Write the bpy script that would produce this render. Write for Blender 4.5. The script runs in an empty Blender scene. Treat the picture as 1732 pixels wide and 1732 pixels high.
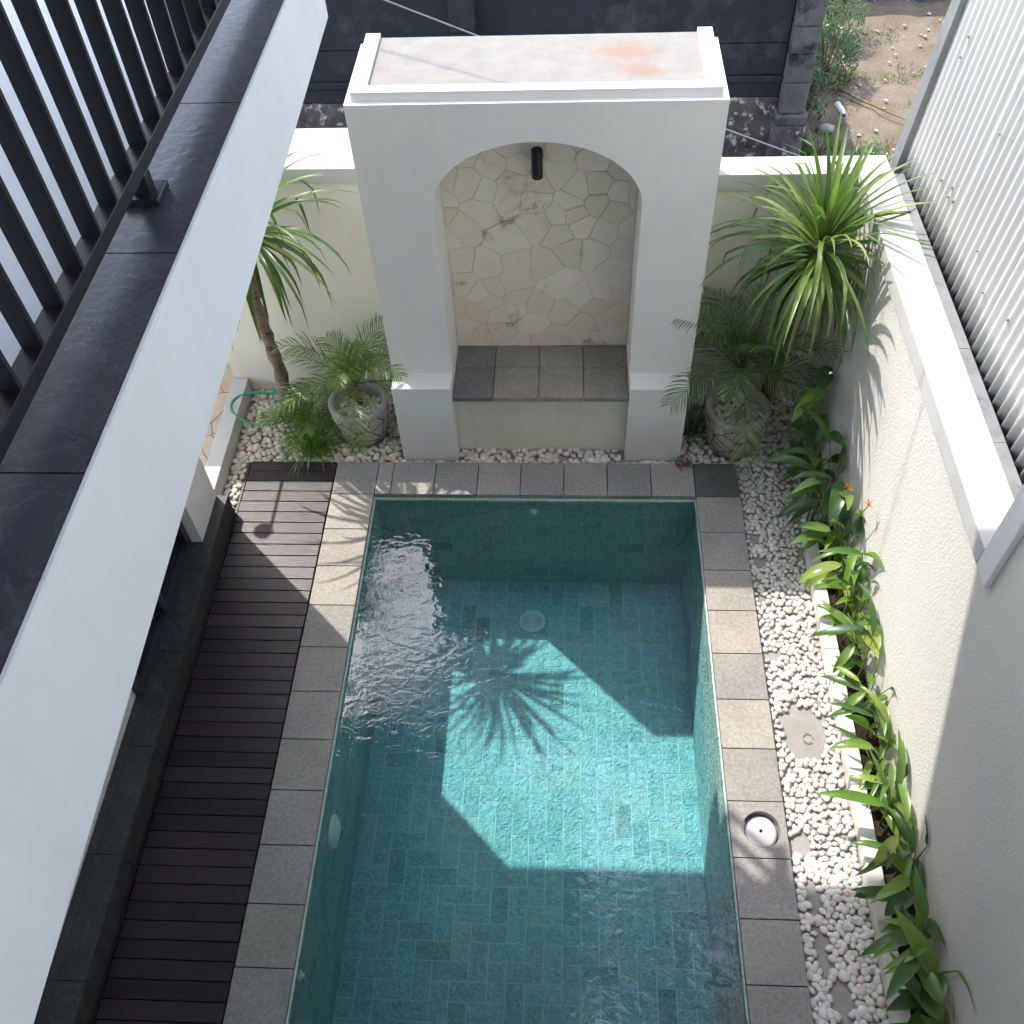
import bpy, bmesh, math, random
from mathutils import Vector, Matrix, noise
random.seed(11)
PI = math.pi
SC = bpy.context.scene
COL = SC.collection

# ------------------------------------------------------------ camera, sky, sun
CAMP = (0.2158, -4.1767, 5.0582); YAW = -0.0886; PITCH = 0.8964; ROLL = -0.0611
fwd = Vector((math.sin(YAW)*math.cos(PITCH), math.cos(YAW)*math.cos(PITCH), -math.sin(PITCH)))
rt = Vector((math.cos(YAW), -math.sin(YAW), 0)); up = rt.cross(fwd)
r2 = rt*math.cos(ROLL)+up*math.sin(ROLL); u2 = -rt*math.sin(ROLL)+up*math.cos(ROLL)
cam = bpy.data.cameras.new('camera'); camo = bpy.data.objects.new('camera', cam); COL.objects.link(camo)
camo.matrix_world = Matrix(((r2.x, u2.x, -fwd.x, CAMP[0]), (r2.y, u2.y, -fwd.y, CAMP[1]), (r2.z, u2.z, -fwd.z, CAMP[2]), (0, 0, 0, 1)))
cam.sensor_width = 36; cam.sensor_fit = 'HORIZONTAL'; cam.lens = 36*1618.6/1732
cam.clip_start = 0.05; cam.clip_end = 500
SC.camera = camo

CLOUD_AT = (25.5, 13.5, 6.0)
SUN = Vector((-0.5, 0.5, 1.0)).normalized()
w = bpy.data.worlds.new('World'); SC.world = w; w.use_nodes = True
nt = w.node_tree; nt.nodes.clear()
sky = nt.nodes.new('ShaderNodeTexSky'); sky.sky_type = 'NISHITA'; sky.sun_disc = False
sky.sun_elevation = math.asin(SUN.z); sky.sun_rotation = math.radians(-45)
sky.dust_density = 0.9; sky.air_density = 1.0; sky.ozone_density = 1.0
bg = nt.nodes.new('ShaderNodeBackground'); bg.inputs['Strength'].default_value = 0.135
wo = nt.nodes.new('ShaderNodeOutputWorld')
# bright cumulus added over the whole sky, offset to reflect one in the pool
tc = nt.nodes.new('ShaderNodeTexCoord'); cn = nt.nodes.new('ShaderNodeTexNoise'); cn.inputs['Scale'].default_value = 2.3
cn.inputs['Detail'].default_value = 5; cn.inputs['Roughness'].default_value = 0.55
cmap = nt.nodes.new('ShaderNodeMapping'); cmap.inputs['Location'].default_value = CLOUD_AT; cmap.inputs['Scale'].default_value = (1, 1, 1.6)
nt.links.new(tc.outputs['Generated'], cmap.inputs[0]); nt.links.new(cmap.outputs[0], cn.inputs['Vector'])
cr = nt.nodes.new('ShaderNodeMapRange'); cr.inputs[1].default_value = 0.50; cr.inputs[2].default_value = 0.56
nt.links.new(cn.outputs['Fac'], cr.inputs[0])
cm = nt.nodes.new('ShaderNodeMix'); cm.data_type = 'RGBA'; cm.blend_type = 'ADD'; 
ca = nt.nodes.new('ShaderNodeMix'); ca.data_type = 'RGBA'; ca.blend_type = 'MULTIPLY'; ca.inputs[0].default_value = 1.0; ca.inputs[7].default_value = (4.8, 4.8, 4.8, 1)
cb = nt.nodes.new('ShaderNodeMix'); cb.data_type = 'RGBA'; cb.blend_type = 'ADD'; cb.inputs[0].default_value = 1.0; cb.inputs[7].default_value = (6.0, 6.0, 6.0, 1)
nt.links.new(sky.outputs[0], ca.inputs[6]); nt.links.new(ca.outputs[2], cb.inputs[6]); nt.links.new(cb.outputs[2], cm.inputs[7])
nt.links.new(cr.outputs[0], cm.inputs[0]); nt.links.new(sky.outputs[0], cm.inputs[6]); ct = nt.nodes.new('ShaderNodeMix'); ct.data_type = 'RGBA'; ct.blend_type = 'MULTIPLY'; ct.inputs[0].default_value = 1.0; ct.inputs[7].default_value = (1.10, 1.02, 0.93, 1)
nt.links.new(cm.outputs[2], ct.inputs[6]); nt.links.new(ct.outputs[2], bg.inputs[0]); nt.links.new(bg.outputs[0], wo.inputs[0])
sl = bpy.data.lights.new('sun', 'SUN'); sl.energy = 3.8; sl.angle = math.radians(0.55); sl.color = (1.0, 0.94, 0.85)
so = bpy.data.objects.new('sun', sl); COL.objects.link(so)
so.rotation_mode = 'QUATERNION'; so.rotation_quaternion = SUN.to_track_quat('Z', 'Y'); so.location = SUN*12
SC.view_settings.view_transform = 'Standard'; SC.view_settings.look = 'None'
SC.view_settings.exposure = 0.62; SC.view_settings.gamma = 1; SC.view_settings.use_curve_mapping = False
SC.cycles.max_bounces = 10; SC.cycles.diffuse_bounces = 6; SC.cycles.transparent_max_bounces = 16
SC.cycles.caustics_reflective = False; SC.cycles.caustics_refractive = False

# ------------------------------------------------------------ materials
def N(t, ty, **k):
    n = t.nodes.new(ty)
    for a, b in k.items():
        setattr(n, a, b)
    return n
def base_mat(name, rough=0.6, spec=0.4):
    m = bpy.data.materials.new(name); m.use_nodes = True; t = m.node_tree
    p = t.nodes['Principled BSDF']; p.inputs['Roughness'].default_value = rough
    p.inputs['Specular IOR Level'].default_value = spec
    return m, t, p
def coords(t, scale=(1, 1, 1), obj=False):
    if obj:
        c = N(t, 'ShaderNodeTexCoord').outputs['Object']
    else:
        c = N(t, 'ShaderNodeNewGeometry').outputs['Position']
    mp = N(t, 'ShaderNodeMapping'); mp.inputs['Scale'].default_value = scale
    t.links.new(c, mp.inputs[0]); return mp.outputs[0]
def nz(t, co, scale, detail=4, rough=0.55, dist=0):
    n = N(t, 'ShaderNodeTexNoise'); n.inputs['Scale'].default_value = scale; n.inputs['Detail'].default_value = detail
    n.inputs['Roughness'].default_value = rough; n.inputs['Distortion'].default_value = dist
    t.links.new(co, n.inputs['Vector']); return n.outputs['Fac']
def ramp(t, f, stops):
    r = N(t, 'ShaderNodeValToRGB'); e = r.color_ramp.elements
    e[0].position = stops[0][0]; e[0].color = (*stops[0][1], 1)
    e[1].position = stops[1][0]; e[1].color = (*stops[1][1], 1)
    for p, c in stops[2:]:
        x = e.new(p); x.color = (*c, 1)
    t.links.new(f, r.inputs[0]); return r.outputs['Color']
def mixc(t, f, a, b, mode='MIX'):
    n = N(t, 'ShaderNodeMix', data_type='RGBA', blend_type=mode)
    for s, v in ((0, f), (6, a), (7, b)):
        if hasattr(v, 'links') or hasattr(v, 'is_linked'):
            t.links.new(v, n.inputs[s])
        else:
            n.inputs[s].default_value = v if s == 0 else (*v, 1)
    return n.outputs[2]
def bump(t, p, h, dist=0.004, strength=1.0):
    b = N(t, 'ShaderNodeBump'); b.inputs['Distance'].default_value = dist; b.inputs['Strength'].default_value = strength
    t.links.new(h, b.inputs['Height']); t.links.new(b.outputs[0], p.inputs['Normal'])
def rnd(t):
    a = N(t, 'ShaderNodeObjectInfo').outputs['Random']; b = N(t, 'ShaderNodeNewGeometry').outputs['Random Per Island']
    s = N(t, 'ShaderNodeMath', operation='ADD'); t.links.new(a, s.inputs[0]); t.links.new(b, s.inputs[1])
    f = N(t, 'ShaderNodeMath', operation='FRACT'); t.links.new(s.outputs[0], f.inputs[0]); return f.outputs[0]
def link_c(t, p, c): t.links.new(c, p.inputs['Base Color'])

def paint(name, col, bs=40, bd=0.0015, dirt=0.06, rough=0.7, dirtcol=None, sc=1.2, splash=False):
    m, t, p = base_mat(name, rough, 0.3); co = coords(t)
    f = nz(t, co, sc, 5, 0.6)
    dc = dirtcol or tuple(c*0.82 for c in col)
    f2 = nz(t, coords(t, (3, 3, 0.6)), 2.2, 4, 0.6)
    c = ramp(t, f, [(0.35, tuple(x*(1-dirt) for x in col)), (0.62, col)])
    c = mixc(t, ramp(t, f2, [(0.5, (0, 0, 0)), (0.85, (0.35, 0.35, 0.35))]), c, dc)
    if splash:
        sx = N(t, 'ShaderNodeSeparateXYZ'); t.links.new(N(t, 'ShaderNodeNewGeometry').outputs['Position'], sx.inputs[0])
        ma = N(t, 'ShaderNodeMath', operation='MULTIPLY_ADD'); t.links.new(nz(t, co, 6, 5, 0.65), ma.inputs[0]); ma.inputs[1].default_value = -0.40; t.links.new(sx.outputs['Z'], ma.inputs[2])
        c = mixc(t, ramp(t, ma.outputs[0], [(0.0, (0.22, 0.22, 0.22)), (0.22, (0, 0, 0))]), c, (0.42, 0.36, 0.29))
    link_c(t, p, c); bump(t, p, nz(t, co, bs, 3), bd); return m
M = {}
M['white'] = paint('white_paint', (0.80, 0.80, 0.79), 22, 0.0016, 0.07, splash=True)
M['fascia'] = paint('fascia_paint', (0.76, 0.80, 0.87), 7, 0.003, 0.06)
M['cream'] = paint('cream_paint', (0.83, 0.79, 0.69), 26, 0.0012, 0.05, splash=True)
M['stucco'] = paint('stucco_render', (0.74, 0.725, 0.68), 75, 0.0045, 0.07, 0.85, splash=True)
M['cap'] = paint('cap_paint', (0.58, 0.575, 0.555), 60, 0.001, 0.10, 0.75, (0.62, 0.58, 0.5), 3)
M['kerbw'] = paint('kerb_paint', (0.74, 0.73, 0.68), 50, 0.002, 0.15, 0.8, (0.4, 0.37, 0.3), 5)
M['beigewall'] = paint('bench_paint', (0.76, 0.72, 0.63), 20, 0.001, 0.12, 0.7, (0.5, 0.42, 0.34), 2)

# top of the niche: weathered render with two rusty stains
m, t, p = base_mat('weathered_top', 0.9, 0.2); co = coords(t)
c = ramp(t, nz(t, co, 9, 6, 0.65), [(0.3, (0.24, 0.233, 0.218)), (0.7, (0.30, 0.292, 0.276))])
def blob(t, co, cx, cy, sx, sy):
    mp = N(t, 'ShaderNodeMapping'); mp.vector_type = 'POINT'
    mp.inputs['Location'].default_value = (-cx/sx, -cy/sy, 0); mp.inputs['Scale'].default_value = (1/sx, 1/sy, 0)
    t.links.new(co, mp.inputs[0])
    l = N(t, 'ShaderNodeVectorMath', operation='LENGTH'); t.links.new(mp.outputs[0], l.inputs[0])
    n = nz(t, co, 14, 4, 0.6)
    a = N(t, 'ShaderNodeMath', operation='MULTIPLY_ADD'); t.links.new(n, a.inputs[0]); a.inputs[1].default_value = 1.5
    t.links.new(l.outputs['Value'], a.inputs[2])
    r = N(t, 'ShaderNodeMapRange'); r.inputs[1].default_value = 1.1; r.inputs[2].default_value = 1.9; r.inputs[3].default_value = 1; r.inputs[4].default_value = 0
    t.links.new(a.outputs[0], r.inputs[0]); return r.outputs[0]
raw = N(t, 'ShaderNodeNewGeometry').outputs['Position']
b1 = blob(t, raw, 0.53, 0.98, 0.22, 0.12); b2 = blob(t, raw, 0.60, 0.78, 0.15, 0.07)
mx = N(t, 'ShaderNodeMath', operation='MAXIMUM'); t.links.new(b1, mx.inputs[0]); t.links.new(b2, mx.inputs[1])
ml = N(t, 'ShaderNodeMath', operation='MULTIPLY'); t.links.new(mx.outputs[0], ml.inputs[0]); ml.inputs[1].default_value = 0.75
link_c(t, p, mixc(t, ml.outputs[0], c, (0.29, 0.19, 0.14))); bump(t, p, nz(t, co, 45, 4), 0.003); M['top'] = m

def stone_mat(name, stops, speck=(0.6, 0.58, 0.5), rough=0.75, bd=0.002, spk=0.7):
    m, t, p = base_mat(name, rough, 0.35); co = coords(t)
    c0 = ramp(t, rnd(t), stops)
    n1 = nz(t, co, 48, 7, 0.78)
    c = mixc(t, 0.75, c0, ramp(t, n1, [(0.3, (0.28, 0.28, 0.28)), (0.7, (0.78, 0.76, 0.73))]), 'OVERLAY')
    c = mixc(t, 0.35, c, ramp(t, nz(t, co, 3.1, 3), [(0.35, (0.35, 0.35, 0.36)), (0.65, (0.65, 0.63, 0.6))]), 'OVERLAY')
    v = N(t, 'ShaderNodeTexVoronoi'); v.inputs['Scale'].default_value = 85; t.links.new(coords(t), v.inputs['Vector'])
    s = ramp(t, v.outputs['Distance'], [(0.10, (1, 1, 1)), (0.22, (0, 0, 0))])
    s2 = mixc(t, 1.0, s, ramp(t, nz(t, co, 17, 3), [(0.48, (0, 0, 0)), (0.62, (spk, spk, spk))]), 'MULTIPLY')
    link_c(t, p, mixc(t, s2, c, speck)); bump(t, p, nz(t, co, 95, 4, 0.7), bd); return m
M['stone'] = stone_mat('andesite', [(0.0, (0.22, 0.22, 0.22)), (0.5, (0.28, 0.275, 0.27)), (1.0, (0.26, 0.26, 0.258))])
M['stone_cool'] = stone_mat('andesite_cool', [(0.0, (0.25, 0.248, 0.235)), (1.0, (0.285, 0.28, 0.262))])
M['stone_warm'] = stone_mat('andesite_warm', [(0.0, (0.285, 0.268, 0.245)), (1.0, (0.315, 0.296, 0.27))], (0.62, 0.52, 0.42))
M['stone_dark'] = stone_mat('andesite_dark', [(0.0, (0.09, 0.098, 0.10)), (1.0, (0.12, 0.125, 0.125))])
M['stone_bench'] = stone_mat('bench_stone', [(0.0, (0.22, 0.213, 0.198)), (0.45, (0.25, 0.232, 0.207)), (1.0, (0.27, 0.255, 0.232))], (0.5, 0.42, 0.34))
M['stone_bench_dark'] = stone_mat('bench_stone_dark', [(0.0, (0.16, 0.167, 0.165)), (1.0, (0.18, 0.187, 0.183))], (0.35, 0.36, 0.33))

# pool tile (green volcanic stone)
m, t, p = base_mat('pool_tile', 0.5, 0.3); co = coords(t)
c = ramp(t, rnd(t), [(0.0, (0.31, 0.48, 0.46)), (0.35, (0.44, 0.64, 0.60)), (0.7, (0.38, 0.57, 0.53)), (0.95, (0.50, 0.65, 0.56)), (1.0, (0.25, 0.37, 0.33))])
c = mixc(t, 0.75, c, ramp(t, nz(t, co, 26, 6, 0.75, 1.5), [(0.32, (0.2, 0.2, 0.22)), (0.68, (0.8, 0.82, 0.8))]), 'OVERLAY')
c = mixc(t, ramp(t, nz(t, co, 6, 4, 0.6), [(0.60, (0, 0, 0)), (0.78, (0.5, 0.5, 0.5))]), c, (0.36, 0.40, 0.22))
v = N(t, 'ShaderNodeTexVoronoi'); v.feature = 'DISTANCE_TO_EDGE'; v.inputs['Scale'].default_value = 24  # web-like relief in the tiles, imitating light focused by ripples
dn = N(t, 'ShaderNodeTexNoise'); dn.inputs['Scale'].default_value = 9; t.links.new(co, dn.inputs['Vector'])
va = N(t, 'ShaderNodeVectorMath', operation='MULTIPLY_ADD'); t.links.new(dn.outputs['Color'], va.inputs[0]); va.inputs[1].default_value = (0.14, 0.14, 0.14); t.links.new(co, va.inputs[2])
t.links.new(va.outputs[0], v.inputs['Vector'])
ad = N(t, 'ShaderNodeMath', operation='MULTIPLY_ADD'); t.links.new(nz(t, co, 60, 5, 0.75), ad.inputs[0]); ad.inputs[1].default_value = 0.35
t.links.new(v.outputs['Distance'], ad.inputs[2])
link_c(t, p, c); bump(t, p, ad.outputs[0], 0.022, 1.0); M['tile'] = m
M['grout'] = paint('pool_grout', (0.72, 0.80, 0.76), 60, 0.0005)

# water body
m = bpy.data.materials.new('pool_water'); m.use_nodes = True; t = m.node_tree; t.nodes.clear()
o = N(t, 'ShaderNodeOutputMaterial'); mix = N(t, 'ShaderNodeMixShader'); tr = N(t, 'ShaderNodeBsdfTransparent'); gl = N(t, 'ShaderNodeBsdfGlossy')
gl.inputs['Roughness'].default_value = 0.0; fr = N(t, 'ShaderNodeFresnel'); fr.inputs['IOR'].default_value = 1.56
bm_ = N(t, 'ShaderNodeBump'); bm_.inputs['Distance'].default_value = 0.0022
co = coords(t, (1, 1.6, 1)); h1 = nz(t, co, 9, 2, 0.5, 1.0); h2 = nz(t, co, 24, 2, 0.5, 0.6)
wm = ramp(t, nz(t, co, 1.3, 2), [(0.42, (0.04, 0.04, 0.04)), (0.62, (0.35, 0.35, 0.35))])
hm = N(t, 'ShaderNodeMath', operation='MULTIPLY'); t.links.new(h2, hm.inputs[0]); t.links.new(wm, hm.inputs[1])
ha = N(t, 'ShaderNodeMath', operation='ADD'); t.links.new(h1, ha.inputs[0]); t.links.new(hm.outputs[0], ha.inputs[1]); h = ha.outputs[0]; t.links.new(h, bm_.inputs['Height'])
t.links.new(bm_.outputs[0], gl.inputs['Normal']); t.links.new(bm_.outputs[0], fr.inputs['Normal'])
tr.inputs['Color'].default_value = (0.96, 0.99, 0.99, 1)
t.links.new(fr.outputs[0], mix.inputs[0]); t.links.new(tr.outputs[0], mix.inputs[1]); t.links.new(gl.outputs[0], mix.inputs[2])
t.links.new(mix.outputs[0], o.inputs['Surface'])
va = N(t, 'ShaderNodeVolumeAbsorption'); va.inputs['Color'].default_value = (0.11, 0.74, 0.87, 1); va.inputs['Density'].default_value = 0.52
t.links.new(va.outputs[0], o.inputs['Volume']); M['water'] = m

# deck wood
m, t, p = base_mat('deck_wood', 0.36, 0.42)
c = ramp(t, rnd(t), [(0.0, (0.014, 0.0095, 0.0125)), (0.5, (0.020, 0.014, 0.018)), (1.0, (0.032, 0.023, 0.028))])
g = nz(t, coords(t, (2.0, 30, 30)), 4, 5, 0.7, 0.4)
c = mixc(t, 0.7, c, ramp(t, g, [(0.3, (0.22, 0.2, 0.2)), (0.7, (0.82, 0.8, 0.8))]), 'OVERLAY')
link_c(t, p, c); bump(t, p, g, 0.002); M['wood'] = m

# dark polished granite
def granite(name, a, b, rough):
    m, t, p = base_mat(name, rough, 0.5); co = coords(t)
    c = ramp(t, nz(t, co, 5, 7, 0.7, 1.2), [(0.35, a), (0.75, b)])
    w1 = ramp(t, nz(t, co, 3.2, 6, 0.6, 3.0), [(0.485, (0, 0, 0)), (0.5, (0.15, 0.15, 0.15)), (0.515, (0, 0, 0))])
    v = N(t, 'ShaderNodeTexVoronoi'); v.inputs['Scale'].default_value = 90; t.links.new(co, v.inputs['Vector'])
    s2 = mixc(t, 1.0, ramp(t, v.outputs['Distance'], [(0.1, (1, 1, 1)), (0.25, (0, 0, 0))]), ramp(t, nz(t, co, 2.3, 4), [(0.50, (0, 0, 0)), (0.64, (0.5, 0.5, 0.5))]), 'MULTIPLY')
    c = mixc(t, w1, c, (0.35, 0.36, 0.38)); c = mixc(t, s2, c, (0.3, 0.32, 0.36)); link_c(t, p, c)
    r = N(t, 'ShaderNodeMapRange'); r.inputs[3].default_value = rough*0.7; r.inputs[4].default_value = rough*1.6
    t.links.new(nz(t, co, 2.7, 5), r.inputs[0]); t.links.new(r.outputs[0], p.inputs['Roughness'])
    bump(t, p, nz(t, co, 30, 5), 0.0012); return m
M['granite'] = granite('ledge_granite', (0.036, 0.042, 0.062), (0.062, 0.070, 0.098), 0.26)
M['granite2'] = granite('platform_granite', (0.022, 0.024, 0.026), (0.045, 0.048, 0.048), 0.45)
m, t, p = base_mat('black_metal', 0.4, 0.25); p.inputs['Base Color'].default_value = (0.014, 0.015, 0.02, 1); M['metal'] = m
m, t, p = base_mat('lamp_black', 0.4, 0.5); p.inputs['Base Color'].default_value = (0.006, 0.006, 0.010, 1); M['lampblack'] = m
m, t, p = base_mat('dark_glass', 0.05, 0.8); p.inputs['Base Color'].default_value = (0.008, 0.010, 0.016, 1); M['glass'] = m
m, t, p = base_mat('frame_grey', 0.4, 0.5); p.inputs['Base Color'].default_value = (0.03, 0.034, 0.045, 1); M['frame'] = m
m, t, p = base_mat('balcony_tile', 0.22, 0.35); co = coords(t)
link_c(t, p, ramp(t, nz(t, co, 1.5, 4), [(0.3, (0.22, 0.215, 0.21)), (0.7, (0.26, 0.255, 0.25))])); M['floor_tile'] = m

def pebble_mat(name, stops, bd=0.001):
    m, t, p = base_mat(name, 0.65, 0.3); co = coords(t)
    c = ramp(t, rnd(t), stops); c = mixc(t, 0.25, c, ramp(t, nz(t, co, 60, 4), [(0.3, (0.42, 0.41, 0.40)), (0.7, (0.6, 0.6, 0.6))]), 'OVERLAY')
    link_c(t, p, c); bump(t, p, nz(t, co, 130, 3), bd); return m
M['pebble'] = pebble_mat('white_pebble', [(0.0, (0.55, 0.53, 0.49)), (0.3, (0.64, 0.62, 0.585)), (0.8, (0.70, 0.685, 0.655)), (0.93, (0.66, 0.60, 0.55)), (1.0, (0.58, 0.50, 0.45))])
M['pebble_cream'] = pebble_mat('cream_pebble', [(0.0, (0.54, 0.48, 0.40)), (0.4, (0.68, 0.62, 0.53)), (0.8, (0.74, 0.69, 0.61)), (1.0, (0.60, 0.51, 0.43))])
def mottled(name, a, b, sc=8, bs=50, bd=0.004, rough=0.95, c3=None, sc3=2.5, th=(0.5, 0.65)):
    m, t, p = base_mat(name, rough, 0.2); co = coords(t)
    c = ramp(t, nz(t, co, sc, 6, 0.65), [(0.3, a), (0.7, b)])
    if c3: c = mixc(t, ramp(t, nz(t, co, sc3, 6, 0.7), [(th[0], (0, 0, 0)), (th[1], (1, 1, 1))]), c, c3)
    link_c(t, p, c); bump(t, p, nz(t, co, bs, 5), bd); return m
M['bed'] = mottled('bed_concrete', (0.27, 0.25, 0.235), (0.37, 0.345, 0.325), 7, 40, 0.003, 0.95, (0.42, 0.38, 0.35), 5, (0.6, 0.75))
M['soil'] = mottled('soil', (0.018, 0.014, 0.011), (0.05, 0.038, 0.028), 14, 60, 0.012)
M['dirt'] = mottled('dirt', (0.17, 0.135, 0.10), (0.26, 0.21, 0.16), 3, 30, 0.03, 0.95, (0.16, 0.13, 0.075), 2.2, (0.52, 0.68))
M['path'] = mottled('path_stone', (0.50, 0.40, 0.30), (0.66, 0.54, 0.42), 5, 30, 0.004, 0.8)
M['concrete'] = mottled('rough_concrete', (0.30, 0.29, 0.27), (0.42, 0.40, 0.38), 6, 40, 0.004)
M['darkwall'] = mottled('dark_wall', (0.017, 0.022, 0.033), (0.034, 0.042, 0.060), 2, 30, 0.005, 0.8, (0.09, 0.10, 0.12), 1.6, (0.52, 0.75))
M['mould'] = mottled('mouldy_concrete', (0.03, 0.032, 0.042), (0.14, 0.14, 0.15), 5, 30, 0.01, 0.9, (0.50, 0.48, 0.49), 9, (0.54, 0.62))
M['pilaster'] = mottled('weathered_pilaster', (0.07, 0.08, 0.095), (0.14, 0.145, 0.15), 4, 30, 0.008, 0.9, (0.02, 0.024, 0.03), 2.5, (0.5, 0.62))

# corrugated sheets
m, t, p = base_mat('corrugated_sheet', 0.75, 0.3); co = coords(t)
c = ramp(t, rnd(t), [(0.0, (0.53, 0.535, 0.52)), (1.0, (0.62, 0.62, 0.605))])
c = mixc(t, ramp(t, nz(t, coords(t, (6, 6, 0.7)), 3, 5, 0.7), [(0.45, (0, 0, 0)), (0.8, (0.45, 0.45, 0.45))]), c, (0.42, 0.40, 0.34))
c = mixc(t, ramp(t, nz(t, co, 26, 5, 0.7), [(0.66, (0, 0, 0)), (0.76, (0.6, 0.6, 0.6))]), c, (0.20, 0.18, 0.14))
link_c(t, p, c); bump(t, p, nz(t, co, 60, 4), 0.0015); M['corr'] = m
M['flash'] = mottled('grey_flashing', (0.20, 0.215, 0.22), (0.27, 0.285, 0.29), 4, 40, 0.001, 0.6, (0.13, 0.135, 0.14), 5, (0.55, 0.75))

# niche wall stones
m, t, p = base_mat('limestone', 0.85, 0.25); co = coords(t)
c = ramp(t, rnd(t), [(0.0, (0.77, 0.69, 0.585)), (0.45, (0.83, 0.755, 0.65)), (0.9, (0.86, 0.795, 0.695)), (1.0, (0.77, 0.65, 0.54))])
c = mixc(t, 0.4, c, ramp(t, nz(t, co, 9, 6, 0.7), [(0.3, (0.35, 0.33, 0.3)), (0.7, (0.66, 0.65, 0.63))]), 'OVERLAY')
pit = nz(t, co, 26, 5, 0.75)
msk = ramp(t, nz(t, co, 3.6, 3, 0.5, 0.5), [(0.60, (0, 0, 0)), (0.68, (1, 1, 1))])
sel = mixc(t, 1.0, msk, ramp(t, pit, [(0.44, (0, 0, 0)), (0.56, (0.8, 0.8, 0.8))]), 'MULTIPLY')
c = mixc(t, sel, c, (0.40, 0.29, 0.19)); link_c(t, p, c); bump(t, p, pit, 0.006); M['lime'] = m
M['joint'] = paint('stone_mortar', (0.72, 0.66, 0.56), 50, 0.002)

# pots
m, t, p = base_mat('mosaic_pot', 0.6, 0.3); co = coords(t, (1, 1, 1), True)
v = N(t, 'ShaderNodeTexVoronoi'); v.feature = 'DISTANCE_TO_EDGE'; v.inputs['Scale'].default_value = 9; t.links.new(co, v.inputs['Vector'])
c = mixc(t, ramp(t, v.outputs['Distance'], [(0.02, (0, 0, 0)), (0.06, (1, 1, 1))]), (0.03, 0.035, 0.04), (0.42, 0.39, 0.34))
link_c(t, p, c); M['pot'] = m
M['potrim'] = mottled('pot_rim', (0.30, 0.29, 0.26), (0.42, 0.41, 0.37), 12, 60, 0.002, 0.8)

def leafmat(name, stops, trans=0.35, rough=0.38, tip=None):
    m = bpy.data.materials.new(name); m.use_nodes = True; t = m.node_tree; p = t.nodes['Principled BSDF']
    p.inputs['Roughness'].default_value = rough; p.inputs['Specular IOR Level'].default_value = 0.5
    c = ramp(t, rnd(t), stops); co = coords(t)
    c = mixc(t, 0.35, c, ramp(t, nz(t, co, 14, 3), [(0.3, (0.3, 0.32, 0.3)), (0.7, (0.72, 0.70, 0.66))]), 'OVERLAY')
    link_c(t, p, c); tl = N(t, 'ShaderNodeBsdfTranslucent')
    br = mixc(t, 1.0, c, (1.6, 1.7, 0.9), 'MULTIPLY'); t.links.new(br, tl.inputs['Color'])
    mx = N(t, 'ShaderNodeMixShader'); mx.inputs[0].default_value = trans
    t.links.new(p.outputs[0], mx.inputs[1]); t.links.new(tl.outputs[0], mx.inputs[2]); t.links.new(mx.outputs[0], t.nodes['Material Output'].inputs['Surface'])
    return m
M['yucca'] = leafmat('dracaena_leaf', [(0.0, (0.06, 0.115, 0.035)), (0.5, (0.11, 0.19, 0.05)), (0.85, (0.15, 0.235, 0.065)), (1.0, (0.26, 0.33, 0.10))])
M['yucca_dark'] = leafmat('old_dracaena_leaf', [(0.0, (0.03, 0.07, 0.015)), (1.0, (0.07, 0.13, 0.03))])
M['palm'] = leafmat('palm_frond', [(0.0, (0.06, 0.12, 0.06)), (0.6, (0.105, 0.185, 0.075)), (1.0, (0.19, 0.28, 0.09))], 0.3)
M['palm_light'] = leafmat('light_palm_frond', [(0.0, (0.08, 0.15, 0.045)), (0.6, (0.15, 0.24, 0.06)), (1.0, (0.28, 0.38, 0.11))], 0.35)
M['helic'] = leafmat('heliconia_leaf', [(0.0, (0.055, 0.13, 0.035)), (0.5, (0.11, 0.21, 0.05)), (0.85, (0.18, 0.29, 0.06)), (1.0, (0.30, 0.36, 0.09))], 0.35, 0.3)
M['helic_shade_dark'] = leafmat('shade_dark_leaf', [(0.0, (0.035, 0.085, 0.03)), (1.0, (0.07, 0.14, 0.045))], 0.25, 0.3)  # darker leaf copy; shade on rear plants and shrubs is put into the colour
M['weed'] = leafmat('weed_leaf', [(0.0, (0.05, 0.12, 0.03)), (1.0, (0.13, 0.22, 0.06))], 0.35, 0.6)
M['grassm'] = leafmat('tuft_leaf', [(0.0, (0.07, 0.17, 0.02)), (1.0, (0.17, 0.32, 0.04))], 0.35, 0.45)
M['bark'] = mottled('bark', (0.14, 0.105, 0.075), (0.30, 0.23, 0.17), 25, 70, 0.008, 0.9, (0.07, 0.05, 0.04), 18, (0.55, 0.66))
M['stem'] = mottled('stem', (0.10, 0.14, 0.04), (0.2, 0.24, 0.08), 20, 60, 0.002, 0.6)
M['petal'] = mottled('orange_petal', (0.62, 0.10, 0.03), (0.75, 0.42, 0.03), 30, 40, 0.001, 0.5)
M['hose'] = mottled('green_hose', (0.05, 0.26, 0.17), (0.08, 0.34, 0.23), 10, 60, 0.0005, 0.35)
M['plastic'] = paint('white_plastic', (0.92, 0.92, 0.91), 60, 0.0003)
m, t, p = base_mat('black_hole', 0.9, 0.1); p.inputs['Base Color'].default_value = (0.01, 0.01, 0.015, 1); M['hole'] = m
m, t, p = base_mat('lid_grey', 0.5, 0.4); p.inputs['Base Color'].default_value = (0.52, 0.50, 0.52, 1); M['lid'] = m
m, t, p = base_mat('red_plastic', 0.4, 0.4); p.inputs['Base Color'].default_value = (0.45, 0.03, 0.05, 1); M['red'] = m
M['dry'] = mottled('dry_leaf', (0.16, 0.07, 0.05), (0.32, 0.16, 0.11), 30, 60, 0.002)
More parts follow.
